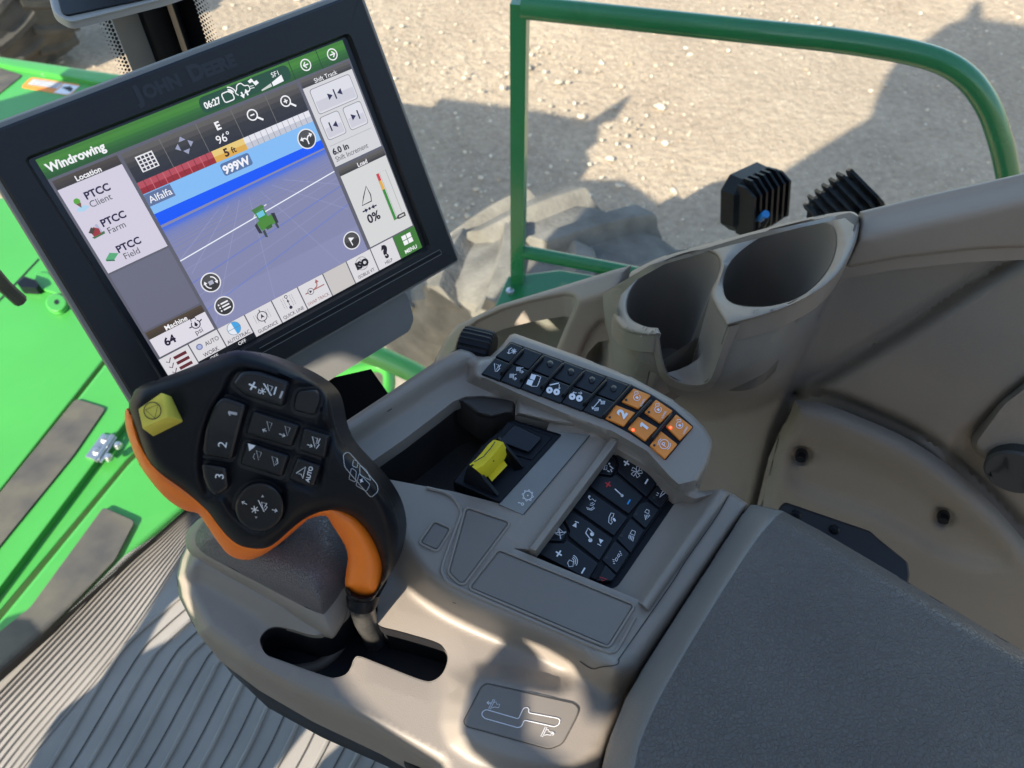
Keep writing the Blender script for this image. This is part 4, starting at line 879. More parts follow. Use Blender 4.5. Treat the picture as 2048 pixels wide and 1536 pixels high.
fin([at_h(*zB((205, 1000))[0], .438), at_h(*zB((235, 990))[0], .434), at_h(*zB((300, 1050))[0], .438), at_h(*zB((428, 1205))[0], .452), at_h(*zB((180, 1110))[0], .454), at_h(*zB((185, 1060))[0], .450)])
b.build("guard", smo)
b = MB()
ya = [(215, 985), (262, 945), (310, 892), (352, 838), (395, 800)]; yb = [(262, 1022), (318, 990), (375, 930), (425, 868), (462, 820)]; yc = [(330, 1078), (380, 1045), (430, 985), (478, 935), (497, 888)]; yd = [(330, 1085), (382, 1050), (432, 990), (480, 940), (499, 893)]
b.rings([[at_h(*zB(q)[0], .437) for q in ya], [at_h(*zB(q)[0], .430) for q in yb], [at_h(*zB(q)[0], .443) for q in yc], [at_h(*zB(q)[0], .455) for q in yd]], YEL2, closed=False)
b.fill(zB((345, 1062), (380, 1108), (492, 990), (462, 945)), lambda x, y, o=0: at_h(x, y, .4475), YEL2)
b.stroke(zB((250, 965), (318, 925), (370, 865), (402, 818)), lambda x, y, o=0: at_h(x, y, .4315), 2, INK)
b.disc(zB((392, 957))[0], 1.6, lambda x, y, o=0: at_h(x, y, .4345), INK); b.build("yellow_rocker", smo, angle=60)
b = MB(); tv = zT((1080, 100), (1180, 66), (1360, 56), (1710, 95)); tw = zT((1150, 140), (1260, 250), (1420, 400), (1680, 262))
# side trim under the ridge
b = MB(); b.sheet(zT((1712, 92), (2048, 150), (2300, 250), (2500, 400), (2330, 385), (2048, 345), (1690, 258)), H(.462), TAUPE, step=6, hfun=lambda V, d: .004 + .010 * (1 - np.clip(1 - d / 10, 0, 1) ** 2), skirt=.01, edge=(0, 2, 4, 7)); b.build("ridge_trim", co, angle=60)
b = MB(); b.sheet(zT((1080, 100), (1180, 66), (1360, 52), (1712, 92), (1690, 262), (1600, 260), (1450, 300), (1300, 260)), H(.464), RUBB, step=6, hfun=lambda V, d: .002 + .008 * (1 - np.clip(1 - d / 10, 0, 1) ** 2), skirt=.03, edge=(0, 2, 4, 7)); b.build("tray_liner", co, angle=60)

# keypad
KP = rnd(zK((865, 185), (1345, 485), (1470, 630), (890, 1480), (850, 1536), (700, 1545), (40, 1250)), 3)
KS0 = H(.466); b = MB(); b.plate(inset(KP, -16), KS0, .006, .0006, BLACK, top=-.002, rpx=2); b.plate(KP, KS0, .006, .0006, BLACK, top=.001, rpx=2); kp_ = b.build("keypad", co); KS = H(.465)
def key(poly, icon=None, m=BLACK2, r=3):
    b = MB(); b.plate(rnd(zK(*poly), r), KS, .003, .0008, m, top=.0022, rpx=2.2); S = lambda x, y, o=0: KS(x, y, o + .0023)
    if icon: icon(b, S)
    return b.build("key", kp_)
def plus(c, s, m=WHITE, w=3.0, a=.6):
    def f(b, S):
        for t in (a, a + math.pi / 2): b.stroke(zK((c[0] - s * math.cos(t), c[1] - s * math.sin(t)), (c[0] + s * math.cos(t), c[1] + s * math.sin(t))), S, w, m, .0003 if t == a else .0004)
    return f
def minus(c, s, m=WHITE, w=3.0, a=-1.03): return lambda b, S: b.stroke(zK((c[0] - s * math.cos(a), c[1] - s * math.sin(a)), (c[0] + s * math.cos(a), c[1] + s * math.sin(a))), S, w, m)
def multi(*fs):
    def f(b, S):
        for x in fs: x(b, S)
    return f
def seg(*ps, w=1.3, m=WHITE, closed=False): return lambda b, S: b.stroke(zK(*ps), S, w, m, .0003, closed)
def blob(*ps, m=WHITE): return lambda b, S: b.fill(zK(*ps), S, m, .0003)
def dot(c, r, m=WHITE): return lambda b, S: b.disc(zK(c)[0], r, S, m, .0003)
def arc(c, r, a0, a1, w=1.3): return lambda b, S: b.ring(zK(c)[0], r, S, w, WHITE, .0003, a0, a1, 10)
fan = [seg((1092, 428), (1092 + 55 * math.cos(t - .35), 428 + 55 * math.sin(t - .35)), (1092 + 60 * math.cos(t + .25), 428 + 60 * math.sin(t + .25)), (1092 + 30 * math.cos(t + .6), 428 + 30 * math.sin(t + .6)), closed=True) for t in np.arange(5) * 1.257]
key([(800, 270), (860, 285), (895, 365), (835, 468), (672, 440)], multi(seg((738, 370), (790, 360), (785, 405), (755, 405), closed=True), seg((765, 362), (765, 402)), dot((812, 345), 2), seg((815, 365), (850, 395), (825, 405), (840, 430), w=2), seg((790, 415), (815, 428), w=2)))
key([(880, 255), (960, 245), (1330, 505), (1195, 690), (888, 420), (905, 370)], multi(plus((988, 337), 33), minus((1193, 527), 28), *fan))
key([(675, 455), (835, 480), (880, 440), (1165, 680), (1010, 860), (610, 575)], multi(plus((800, 557), 33, REDP), minus((1012, 737), 28, BLUEP), seg((868, 602), (945, 672), w=2.2), dot((943, 672), 2.8)))
key([(590, 600), (1005, 890), (860, 1085), (440, 790)], multi(dot((608, 680), 2.2), seg((595, 685), (615, 715), (640, 705), (670, 735), (675, 715)), arc((630, 730), 4, 30, 120), arc((630, 735), 7, 30, 120), seg((578, 790), (600, 800), (625, 808), (650, 785), (662, 800), (630, 820), (590, 812), closed=True),
    seg((830, 850), (860, 855), (850, 890), (835, 895), (830, 930), (845, 940), (830, 965), (805, 945), (810, 890), closed=True), blob((845, 905), (865, 900), (880, 925), (870, 940), (848, 920))))
key([(420, 815), (850, 1110), (710, 1340), (390, 1080), (405, 1030), (330, 890)], multi(seg((460, 935), (500, 950), w=1.6), blob((475, 945), (475, 1000), (432, 980)), seg((570, 1055), (595, 1005), (655, 1060), w=1.8), seg((570, 1055), (625, 1125), w=1.8), dot((636, 1066), 4), dot((618, 1128), 4), blob((705, 1110), (752, 1130), (720, 1165)), seg((690, 1165), (728, 1185), w=1.6)))
key([(310, 900), (380, 1030), (330, 1140), (170, 1130)], multi(seg((270, 1000), (300, 1010), (355, 1060), (310, 1080), (265, 1065), (290, 1035), closed=True), seg((235, 1055), (370, 1045), w=1.8), seg((290, 990), (315, 1115), w=1.8)))
key([(165, 1150), (340, 1155), (370, 1115), (700, 1365), (600, 1530), (60, 1250)], multi(plus((295, 1265), 36), minus((545, 1440), 34), seg((385, 1360), (405, 1330), (445, 1350), (440, 1395), (400, 1400), closed=True), arc((420, 1345), 6, -70, 40), arc((420, 1345), 9.5, -70, 40), arc((420, 1345), 13, -70, 40)))
def lampk(poly, led, *ic): key(poly, multi(lambda b, S: b.disc(zK(led)[0], 3.2, S, INK, .0003, 12), *ic))
lampk([(1340, 515), (1455, 630), (1330, 800), (1205, 700)], (1270, 693), seg((1325, 690), (1390, 640), (1360, 625), (1340, 660), closed=True), seg((1320, 655), (1300, 640)), seg((1345, 610), (1340, 580)), seg((1365, 615), (1382, 595)), seg((1310, 670), (1292, 665)))
lampk([(1200, 720), (1320, 810), (1185, 1010), (1040, 880), (1120, 750)], (1085, 862), seg((1175, 840), (1195, 812), (1220, 825), (1215, 860), closed=True), *[seg((1175 + k * 15, 868), (1185 + k * 14, 920 - k * 12)) for k in range(4)])
lampk([(1030, 895), (1175, 1020), (1030, 1260), (885, 1110)], (935, 1083), seg((1025, 1060), (1045, 1025), (1080, 1040), (1070, 1080), closed=True), *[seg((1018 + k * 15, 1072 + k * 6), (1010 + k * 14, 1110 + k * 10)) for k in range(4)])
lampk([(870, 1125), (1020, 1265), (890, 1470), (735, 1330)], (785, 1305), seg((870, 1330), (885, 1305), (900, 1320), (885, 1345), closed=True), seg((895, 1290), (910, 1265), (922, 1285), (905, 1305), closed=True), *[seg((845 + 4 * k, 1325 + 20 * k), (862 + 4 * k, 1332 + 18 * k)) for k in range(3)], *[seg((915 + 8 * k, 1240 + 20 * k), (930 + 6 * k, 1250 + 16 * k)) for k in range(3)])
key([(770, 1375), (880, 1490), (840, 1545), (680, 1545)], multi(seg((715, 1505), (790, 1530), (740, 1545), w=1.5, m=REDP, closed=True)))

# ------------------------------------------------------------------ joystick
js = thing("joystick", "black and orange multi-button control lever with a yellow key", "joystick", at_h(735, 1300, .5))
blk = smooth(z5((45, 350), (60, 285), (100, 237), (190, 202), (330, 150), (450, 100), (540, 65), (620, 52), (720, 75), (840, 122), (940, 170), (1020, 225), (1065, 280), (1087, 350), (1105, 440), (1150, 540), (1260, 660), (1340, 750), (1400, 850), (1430, 960), (1425, 1060), (1390, 1180), (1325, 1285), (1290, 1335), (1240, 1348), (1180, 1335), (1156, 1290), (1160, 1262), (1215, 1300), (1290, 1305), (1332, 1230), (1335, 1140), (1290, 1020), (1220, 930), (1140, 885), (1050, 880), (960, 910), (880, 970), (780, 1055), (700, 1080), (620, 1070), (560, 1030), (500, 960), (440, 880), (380, 830), (300, 762), (200, 692), (130, 610), (80, 480)), 3, True)
org = smooth(z5((34, 350), (25, 420), (50, 520), (100, 640), (180, 750), (250, 822), (330, 872), (400, 890), (450, 960), (520, 1060), (570, 1108), (640, 1127), (700, 1115), (780, 1070), (880, 985), (960, 920), (1050, 900), (1085, 945), (1150, 1050), (1166, 1120), (1155, 1200), (1154, 1262), (1195, 1302), (1250, 1315), (1310, 1300), (1345, 1230), (1350, 1130), (1300, 1010), (1200, 890), (1050, 840), (900, 900), (700, 1000), (560, 960), (440, 800), (300, 700), (150, 560), (90, 400)), 3, True)
def jd(x, y):                                        # distance of the lever's face from the lens: the head leans towards the operator, the grip runs down
    return .405 + .03 * sstep(700, 1150, y) + .025 * sstep(950, 1210, y)
def JS(x, y, o=0.0): return at_d(x, y, float(jd(x, y)) - o)
FWD = ray(1024, 768).normalized()
b = MB(); b.sheet(org, JS, ORANGE, step=9, hfun=lambda V, d: -.006 - .013 * (1 - np.sqrt(np.clip(1 - (1 - np.clip(d / 34, 0, 1)) ** 2, 0, 1))), skirt=.012, down=FWD, edge=(0, 1.5, 4, 8, 14, 22, 32)); b.build("orange_trim", js, angle=70)
def blkf(V, d):
    r = .016 * (1 - np.sqrt(np.clip(1 - (1 - np.clip(d / 30, 0, 1)) ** 2, 0, 1)))
    rec = sd(V, smooth(z5((560, 180), (640, 140), (890, 205), (1020, 235), (1052, 290), (1040, 400), (1090, 470), (1050, 640), (1010, 780), (860, 740), (850, 900), (720, 990), (580, 900), (520, 810), (430, 790), (400, 600), (450, 380), (520, 270)), 4, True))
    return -r - .0042 * sstep(-4, 10, rec)
b = MB(); b.sheet(blk, JS, BLACK, step=9, hfun=blkf, skirt=.03, down=FWD, edge=(0, 1.5, 4, 8, 13, 20, 28)); bd = b.build("body", js, angle=70)
b = MB(); rs = [[JS(x, y, -.046) for x, y in inset(blk[::3], 2)], [JS(x, y, -.056) for x, y in inset(blk[::3], 14)]]; b.rings(rs, BLACK, cap1=True); b.build("back_shell", js)
def FS(x, y, o=0.0): return at_d(x, y, float(jd(x, y)) + .0042 - o)
def jbtn(poly, icon=None, r=6, hgt=.0058, m=BLACK2, rpx=6, name="button"):
    b = MB(); q = rnd(z5(*poly), r); b.fill(inset(q, -7), FS, PIT, .0004)
    b.plate(q, FS, hgt + .002, .0016, m, top=hgt, rpx=rpx, down=FWD * (hgt)); S = lambda x, y, o=0: FS(x, y, o + hgt)
    if icon: icon(b, S)
    return b.build(name, js)
def s5(*ps, w=1.5, m=WHITE, closed=False): return lambda b, S: b.stroke(z5(*ps), S, w, m, .0003, closed)
def f5(*ps, m=WHITE): return lambda b, S: b.fill(z5(*ps), S, m, .0003)
def t5(t, c, e, size, m=WHITE, bold=0.0): return lambda b, S: b.text(t, z5(c)[0], z5(e)[0], size, S, m, .0003, bold)
def star5(c, s, w=1.5): return [s5((c[0] - s * math.cos(t), c[1] - s * math.sin(t)), (c[0] + s * math.cos(t), c[1] + s * math.sin(t)), w=w) for t in (0.3, 1.35, 2.4)]
jbtn([(575, 225), (625, 160), (700, 158), (868, 215), (832, 342), (640, 282)], multi(s5((660, 225), (698, 245), w=3.4), s5((690, 215), (668, 255), w=3.4), *star5((730, 262), 17, 1.6), s5((712, 250), (708, 270), (722, 275)), s5((735, 222), (775, 285), w=2.4), s5((755, 228), (782, 240), (765, 275), closed=True, w=2), s5((800, 240), (788, 280), w=3), s5((833, 262), (818, 298), w=4, m=DIMW)), 10, .0075, rpx=8)
jbtn([(905, 258), (1012, 255), (1028, 300), (1000, 388), (895, 362), (888, 330)], None, 12, .0045, rpx=4)
jbtn([(495, 320), (530, 290), (648, 330), (610, 470), (572, 612), (432, 588), (425, 560), (440, 450), (468, 370)], multi(t5("1", (575, 378), (582, 345), 26, DIMW, .02), t5("2", (523, 535), (530, 500), 25)), 9, .0075, rpx=9)
jbtn([(418, 632), (545, 652), (556, 755), (490, 800), (455, 765), (428, 700)], t5("3", (508, 698), (512, 660), 25), 8, .0075, rpx=9)
tri = lambda x, y, w=1.5: s5((x - 10, y - 25), (x + 16, y - 14), (x + 2, y + 26), closed=True, w=w, m=DIMW)
def arw(a, c, w=1.4):
    a, c = np.array(a, float), np.array(c, float); e = (c - a) / np.linalg.norm(c - a); n = np.array([-e[1], e[0]])
    return multi(s5(tuple(a), tuple(c), w=w), s5(tuple(c - e * 12 + n * 9), tuple(c), tuple(c - e * 12 - n * 9), w=w))
jbtn([(680, 360), (922, 438), (878, 548), (642, 478)], multi(tri(762, 440), arw((750, 468), (730, 458)), tri(855, 465), arw((815, 480), (845, 492))), 7)
jbtn([(648, 522), (868, 592), (828, 702), (615, 634)], multi(tri(708, 590), s5((690, 580), (682, 600), (690, 612), w=1.3, m=DIMW), tri(788, 620), s5((805, 605), (808, 630), (795, 640), w=1.3), f5((655, 530), (695, 540), (680, 555), (662, 568), m=WHITE)), 7)
jbtn([(940, 448), (1074, 490), (1052, 608), (912, 562)], multi(s5((985, 495), (1012, 505), (998, 550), closed=True, w=1.8), s5((1025, 505), (1012, 530), (1020, 535), (1005, 556), w=1.6), arw((958, 535), (985, 545))), 6)
jbtn([(908, 602), (1032, 645), (992, 752), (862, 714)], multi(s5((950, 650), (902, 682), (928, 688), (935, 710), closed=True, w=1.8), t5("AUTO", (968, 688), (985, 622), 11.5, WHITE, .01)), 6)
b = MB(); c = z5((715, 855))[0]; cr = 49
b.disc(c, cr + 7, FS, PIT, .0004, 40)
b.rings([[FS(c[0] + r * math.cos(t), c[1] + r * math.sin(t), z) for t in np.linspace(0, 2 * math.pi, 40, endpoint=False)][::-1] for r, z in ((cr, -.001), (cr, .0055), (cr - 2, .007), (cr - 6, .0076), (cr - 10, .0072), (cr - 30, .0066), (6, .0064))], BLACK2, cap1=True)
S = lambda x, y, o=0: FS(x, y, o + .0074)
for f in star5((690, 868), 20, 1.8) + [s5((708, 820), (738, 880), w=1.8), s5((725, 830), (750, 838), (732, 868), closed=True, w=1.7), s5((752, 835), (745, 850), (754, 855), (742, 872), w=1.6), arw((650, 842), (624, 828)), arw((778, 868), (805, 876)), f5((722, 805), (738, 805), (730, 792), m=DIMW), f5((690, 903), (705, 905), (696, 915), m=DIMW)]: f(b, S)
b.build("round_button", js)
# yellow key
b = MB(); tq = rnd(z5((92, 352), (212, 266), (248, 395), (112, 455)), 4); bq = rnd(z5((115, 372), (262, 285), (325, 418), (168, 496)), 4)
FSy = lambda x, y, o=0: FS(x, y, o)
b.rings([[FSy(x, y, -.001) for x, y in bq], [FSy(x, y, .004) for x, y in bq], [FSy(lerp(x, u, .9), lerp(y, v, .9), .0155) for (x, y), (u, v) in zip(bq, tq)], [FSy(x, y, .0165) for x, y in inset(tq, 1.5)]][::-1] if area(tq) < 0 else [[FSy(x, y, -.001) for x, y in bq], [FSy(x, y, .004) for x, y in bq], [FSy(lerp(x, u, .9), lerp(y, v, .9), .0155) for (x, y), (u, v) in zip(bq, tq)], [FSy(x, y, .0165) for x, y in inset(tq, 1.5)]], YELLOW)
b.fill(inset(tq, 1.5), FSy, YELLOW, .0165)
c = z5((166, 362))[0]; b.ring(c, 17, FSy, 1.8, INK, .0172, n=30); b.stroke(z5((130, 358), (195, 330), (178, 400)), FSy, 1.6, INK, .0172, True)
b.build("yellow_key", js, angle=30)
b = MB(); q = rnd(z5((1142, 585), (1170, 572), (1318, 740), (1322, 775), (1285, 808), (1150, 650)), 6)
def S(x, y, o=0.0):
    p = np.array([[x, y]]); return JS(x, y, float(blkf(p, pdist(p, blk))[0]) + .0004 + o)
q = resample(q, 4)
b.stroke(q, S, 1.2, DIMW, .0006, True)
for q in (((1195, 612), (1218, 622), (1215, 655), (1190, 645)), ((1228, 640), (1262, 665), (1285, 720), (1228, 690)), ((1185, 655), (1210, 672), (1205, 728), (1172, 712)), ((1225, 682), (1280, 740), (1262, 775), (1208, 745))):
    b.stroke(resample(rnd(z5(*q), 3), 3), S, 1.0, DIMW, .0006, True)
b.stroke(z5((1228, 715), (1245, 725)), S, 1.8, WHITE, .0006); b.stroke(z5((1240, 710), (1232, 730)), S, 1.8, WHITE, .0006); b.build("symbol_outline", js)
b = MB(); st_ = [at_d(*z5((1240, 1325))[0], .484), at_d(725, 1216, .492), at_d(732, 1240, .505), at_d(748, 1272, .53), at_d(758, 1300, .57)]
b.tube([tuple(p) for p in smooth([tuple(q) for q in st_], 5)], .0078, ROD, 18); b.build("stem", js)
b = MB(); b.tube([at_d(728, 1184, .486), at_d(725, 1196, .486), at_d(724, 1209, .488)], [.0100, .0103, .0092], BLACK, 22); b.build("collar", js)

# ------------------------------------------------------------------ display
def homog(src, dst):
    A = []
    for (x, y), (u, v) in zip(src, dst): A += [[x, y, 1, 0, 0, 0, -u * x, -u * y, -u], [0, 0, 0, x, y, 1, -v * x, -v * y, -v]]
    return np.linalg.svd(np.array(A, float))[2][-1].reshape(3, 3)
PW, PH = .2112, .1584
M = homog([(0, 0), (PW, 0), (PW, PH), (0, PH)], [((x - 1024) / F, (y - 768) / F) for x, y in ((70.3, 319.6), (684.5, 79.5), (842, 497), (341, 768))])
k = 1 / np.linalg.norm(M[:, 0]); k = k if M[2, 2] > 0 else -k
e1, e2, t0 = M[:, 0] * k, M[:, 1] * k, M[:, 2] * k
def c2w(v): return Vector((v[0], cp * v[2] - sp * v[1], -sp * v[2] - cp * v[1]))
E1, E2, T0 = c2w(e1).normalized(), c2w(e2), CAM + c2w(t0); E2 = (E2 - E1 * E2.dot(E1)).normalized(); NS = E2.cross(E1).normalized()
if NS.dot(CAM - T0) < 0: NS = -NS
def SU(u, v, o=0.0): return T0 + E1 * (u * PW / 1024) + E2 * (v * PH / 768) + NS * o
SU.n = NS
def uv(px, py):
    r = ray(px, py); p = CAM + r * ((T0 - CAM).dot(NS) / r.dot(NS)) - T0; return (p.dot(E1) * 1024 / PW, p.dot(E2) * 768 / PH)
mo = thing("display_monitor", "large tilted touchscreen display showing a green field map", "display", SU(512, 950, -.03))
bz = [uv(*p) for p in ((-70, 269), (721, -28), (922, 522), (304, 880))]
bo_ = rnd(bz, 26, 6)
ho = rnd([(-26, -16), (1052, -14), (1052, 782), (-26, 782)], 22, 5)
b = MB()
N = len(bo_); 
def ringat(p, o): return [SU(x, y, o) for x, y in p]
hole = ho if len(ho) == N else resample(ho, 1e9)
bq = inset(bo_, 15)
b.rings([ringat(bq, -.012), ringat(bq, .002), ringat(inset(bq, 7), .0036)], BEZEL)
bb = []
# front face of the bezel between outer outline and the window
hz = rnd([(-26, -16), (1052, -14), (1052, 782), (-26, 782)], 22, 6)
b.rings([ringat(inset(bq, 7), .0036), ringat(hz, .0036), ringat(inset(hz, 10), -.001)], BEZEL)
bf = b.build("bezel", mo, angle=40)
b = MB(); b.rings([ringat(inset(bo_, 12), -.036), ringat(bo_, -.022), ringat(bo_, -.002), ringat(inset(bo_, 4), .0), ringat(inset(bo_, 17), .0005)], BEZ2); b.rings([ringat(inset(bo_, 60), -.045), ringat(inset(bo_, 12), -.036)], BEZ2); b.fill(inset(bo_, 60), SU, BEZ2, -.045); b.build("rear_housing", mo, angle=40)
b = MB(); q = rnd([uv(*p) for p in ((540, 730), (826, 572), (846, 600), (858, 648), (848, 676), (650, 800), (580, 850), (480, 800))], 18, 5)
b.rings([[SU(x, y, -.07) for x, y in q], [SU(x, y, -.028) for x, y in q], [SU(x, y, -.022) for x, y in inset(q, 10)]], BEZ2, cap1=True); b.build("hand_grip", mo, angle=40)
ARM = plane3(SU(0, 0, -.06), SU(1024, 0, -.06), SU(0, 768, -.06)); q = [(600, 770), (742, 738), (780, 792), (640, 905), (520, 880)]
b = MB(); b.rings([[ARM(x, y, -.03) for x, y in q], [ARM(x, y) for x, y in q]], BLACK, True, True); b.build("support_arm", mo, angle=30)
EMB = mat("lit_embossed_letter", (.0145, .0155, .019), .36)  # lighter than the bezel, in place of light caught by the relief
b = MB(); b.text("J", (330, -66), (700, -64), 62, SU, EMB, .0039, .022, 'l'); b.text("OHN", (352, -62), (700, -62), 50, SU, EMB, .0039, .022, 'l'); b.text("D", (498, -66), (700, -66), 62, SU, EMB, .0039, .022, 'l'); b.text("EERE", (544, -60), (700, -60), 50, SU, EMB, .0039, .022, 'l')
b.build("embossed_lettering", bf, smooth=False)
b = MB(); b.stroke([(300, 812), (1075, 812)], SU, 7, BLACK2, .0040); b.stroke([(300, 802), (1080, 802), (1084, 812), (1080, 822), (300, 822)], SU, 2, BEZ2, .0042); b.build("lower_groove", bf, smooth=False)
# screen image
scr = MB(); rect = lambda x0, y0, x1, y1: [(x0, y0), (x1, y0), (x1, y1), (x0, y1)]
scr.fill(rect(-24, -14, 1050, 780), SU, mat("screen_glass", (.01, .011, .014), .3), -.0006)
SCo = scr.build("screen", mo, smooth=False)
LAY = .00008
def panel(name):
    return MB()
b = MB(); S = lambda u, v, o=0: SU(u, v, o)
def R_(b, x0, y0, x1, y1, c, l=0): b.fill(rect(x0, y0, x1, y1), SU, em(*c), l * LAY)
def grad(b, x0, y0, x1, y1, cs, l=0):
    n = len(cs)
    for i, c in enumerate(cs): R_(b, x0, lerp(y0, y1, i / n), x1, lerp(y0, y1, (i + 1) / n), c, l)
def T(b, t, u, v, s, c, l=6, bold=0.0, al='c', sq=1.0): b.text(t, (u, v), (u + 1, v), s, SU, em(*c), l * LAY, bold, al, squeeze=sq)
def ST(b, p, w, c, l=5, closed=False): b.stroke(p, SU, w, em(*c), l * LAY, closed)
WH, DKI = (238, 238, 242), (35, 22, 60)
R_(b, 0, 0, 1024, 768, (92, 92, 104), 0); b.build("desktop", SCo, smooth=False)
b = MB(); grad(b, 0, 0, 1024, 60, [(62, 120, 40), (66, 128, 42), (60, 122, 40), (48, 104, 40), (42, 92, 38), (38, 84, 36)], 1)
pill = rnd(rect(492, 6, 808, 54), 24, 6); b.fill(pill, SU, em(32, 72, 50), 2 * LAY)
T(b, "Windrowing", 14, 31, 34, WH, 4, .012, 'l', .98); T(b, "06:27", 531, 32, 27, WH, 4, .012, sq=.9)
b.stroke(rnd(rect(568, 18, 602, 46), 8), SU, 3.4, em(*WH), 4 * LAY, True)
for r in (10, 17, 24): b.ring((590, 30), r, SU, 3.4, em(*WH), 5 * LAY, -80, -10, 8)
b.stroke(smooth([(618, 40), (612, 30), (620, 22), (626, 12), (640, 10), (648, 20), (660, 24), (660, 36), (652, 40)], 3), SU, 3.2, em(*WH), 4 * LAY)
for x, d in ((630, 1), (646, -1)): ST(b, [(x, 34 if d > 0 else 50), (x, 50 if d > 0 else 34)], 5, WH, 5); b.fill([(x - 8, 42), (x + 8, 42), (x, 42 + d * 12)], SU, em(*WH), 5 * LAY)
b.fill([(664, 12), (678, 8), (682, 16), (668, 20)], SU, em(*WH), 4 * LAY); b.fill([(678, 22), (692, 18), (696, 28), (682, 32)], SU, em(*WH), 4 * LAY); ST(b, [(672, 14), (690, 26)], 4, WH, 5); ST(b, [(664, 28), (676, 30)], 2, WH, 5); ST(b, [(662, 34), (676, 36)], 2, WH, 5)
b.fill([(694, 50), (732, 42), (732, 52), (694, 54)], SU, em(200, 205, 200), 4 * LAY); b.fill([(736, 41), (776, 30), (776, 50), (736, 53)], SU, em(*WH), 4 * LAY); T(b, "SF1", 757, 21, 21, WH, 5)
for x in (816, 920): ST(b, [(x, 0), (x, 60)], 2.5, (28, 62, 30), 3)
for x, d in ((868, -1), (970, 1)):
    b.ring((x, 30), 17, SU, 3.6, em(*WH), 4 * LAY); ST(b, [(x - d * 9, 30), (x + d * 8, 30)], 4, WH, 5); ST(b, [(x, 21), (x + d * 9, 30), (x, 39)], 4, WH, 6)
b.build("header_bar", SCo, smooth=False)
DG = [(92, 88, 84), (78, 74, 72), (60, 58, 58), (48, 47, 50)]
b = MB(); grad(b, 8, 68, 202, 96, [(74, 66, 58), (66, 58, 52), (58, 52, 48)], 1); T(b, "Location", 105, 85, 22, WH, 4, .008); R_(b, 8, 96, 202, 366, (205, 200, 216), 1)
for i, (t, v) in enumerate((("Client", 138), ("Farm", 226), ("Field", 313))):
    T(b, "PTCC", 102, v, 30, DKI, 4, .012); T(b, t, 97, v + 27, 27, (88, 86, 96), 4)
b.disc((38, 143), 9, SU, em(88, 160, 50), 4 * LAY); b.fill([(32, 150), (46, 150), (40, 164)], SU, em(110, 80, 60), 5 * LAY); b.fill([(22, 168), (32, 160), (52, 160), (62, 170), (40, 176)], SU, em(170, 205, 230), 3 * LAY)
b.fill([(26, 236), (40, 226), (52, 236), (50, 252), (28, 252)], SU, em(150, 50, 55), 4 * LAY); b.fill([(20, 236), (34, 224), (42, 232), (30, 244)], SU, em(70, 62, 50), 5 * LAY); b.fill([(46, 222), (54, 222), (56, 250), (46, 250)], SU, em(170, 175, 200), 3 * LAY); b.fill([(22, 252), (62, 248), (60, 256), (26, 258)], SU, em(70, 110, 70), 3 * LAY)
b.fill([(22, 326), (42, 312), (64, 324), (44, 336)], SU, em(86, 165, 115), 4 * LAY); b.fill([(22, 326), (44, 336), (44, 341), (22, 331)], SU, em(50, 110, 75), 4 * LAY)
R_(b, 8, 372, 202, 574, (104, 104, 122), 1); b.build("location_panel", SCo, smooth=False)
b = MB(); grad(b, 213, 70, 815, 161, DG + [(46, 46, 52), (42, 42, 50)], 1)
for x in (333, 454, 574, 697): ST(b, [(x, 70), (x, 160)], 1.6, (120, 118, 116), 3)
b.fill(rect(244, 92, 298, 140), SU, em(230, 230, 232), 3 * LAY)
for j in range(4):
    for i in range(4): R_(b, 248 + i * 12.4, 96 + j * 11, 257 + i * 12.4, 104 + j * 11, (50, 46, 60), 4)
for dx, dy in ((0, -1), (1, 0), (0, 1), (-1, 0)):
    b.fill([(393 + dx * 30, 114 + dy * 28), (393 + dx * 16 + dy * 11, 114 + dy * 14 + dx * 11), (393 + dx * 16 - dy * 11, 114 + dy * 14 - dx * 11)], SU, em(150, 155, 180), 4 * LAY)
T(b, "E", 515, 98, 34, WH, 4, .012); T(b, "96°", 514, 137, 36, WH, 4)
for x in (632, 754):
    b.ring((x, 108), 16, SU, 4, em(*WH), 4 * LAY); ST(b, [(x + 12, 120), (x + 27, 134)], 6, WH, 4); ST(b, [(x - 7, 108), (x + 7, 108)], 4, WH, 4)
    if x > 700: ST(b, [(x, 101), (x, 115)], 4, WH, 5)
R_(b, 213, 161, 460, 180, (176, 72, 84), 1); R_(b, 213, 180, 460, 197, (146, 36, 44), 1)
for i in range(1, 12): ST(b, [(213 + i * 20.6, 161), (213 + i * 20.6, 197)], 2, (110, 40, 50) if i % 2 else (200, 110, 118), 3)
R_(b, 460, 161, 571, 180, (226, 196, 116), 1); R_(b, 460, 180, 571, 198, (214, 166, 70), 1); T(b, "5", 502, 180, 34, (60, 35, 20), 4, .015); T(b, "ft", 527, 181, 26, (60, 35, 20), 4, .008)
R_(b, 571, 161, 815, 180, (222, 222, 230), 1); R_(b, 571, 180, 815, 198, (190, 192, 204), 1)
for i in range(1, 12): ST(b, [(571 + i * 20.3, 161), (571 + i * 20.3, 198)], 1.6, (130, 132, 142), 3)
b.build("guidance_toolbar", SCo, smooth=False)
b = MB(); R_(b, 213, 198, 815, 284, (128, 182, 236), 1); b.fill([(213, 263), (815, 263), (815, 290), (213, 301)], SU, em(14, 84, 240), 3 * LAY)
b.fill([(213, 292), (815, 284), (815, 678), (213, 678)], SU, em(128, 131, 166), 2 * LAY); R_(b, 213, 580, 815, 678, (133, 136, 172), 3)
for kk in range(1, 26):
    s = 1 / (1 + .26 * kk); a = min(.8, .15 + kk * .025); c = tuple(int(lerp(x, y, a)) for x, y in zip((116, 126, 184), (50, 98, 228))); ST(b, [(213, 292 + 133 * s), (815, 284 + 91 * s)], 1.3, c, 4)
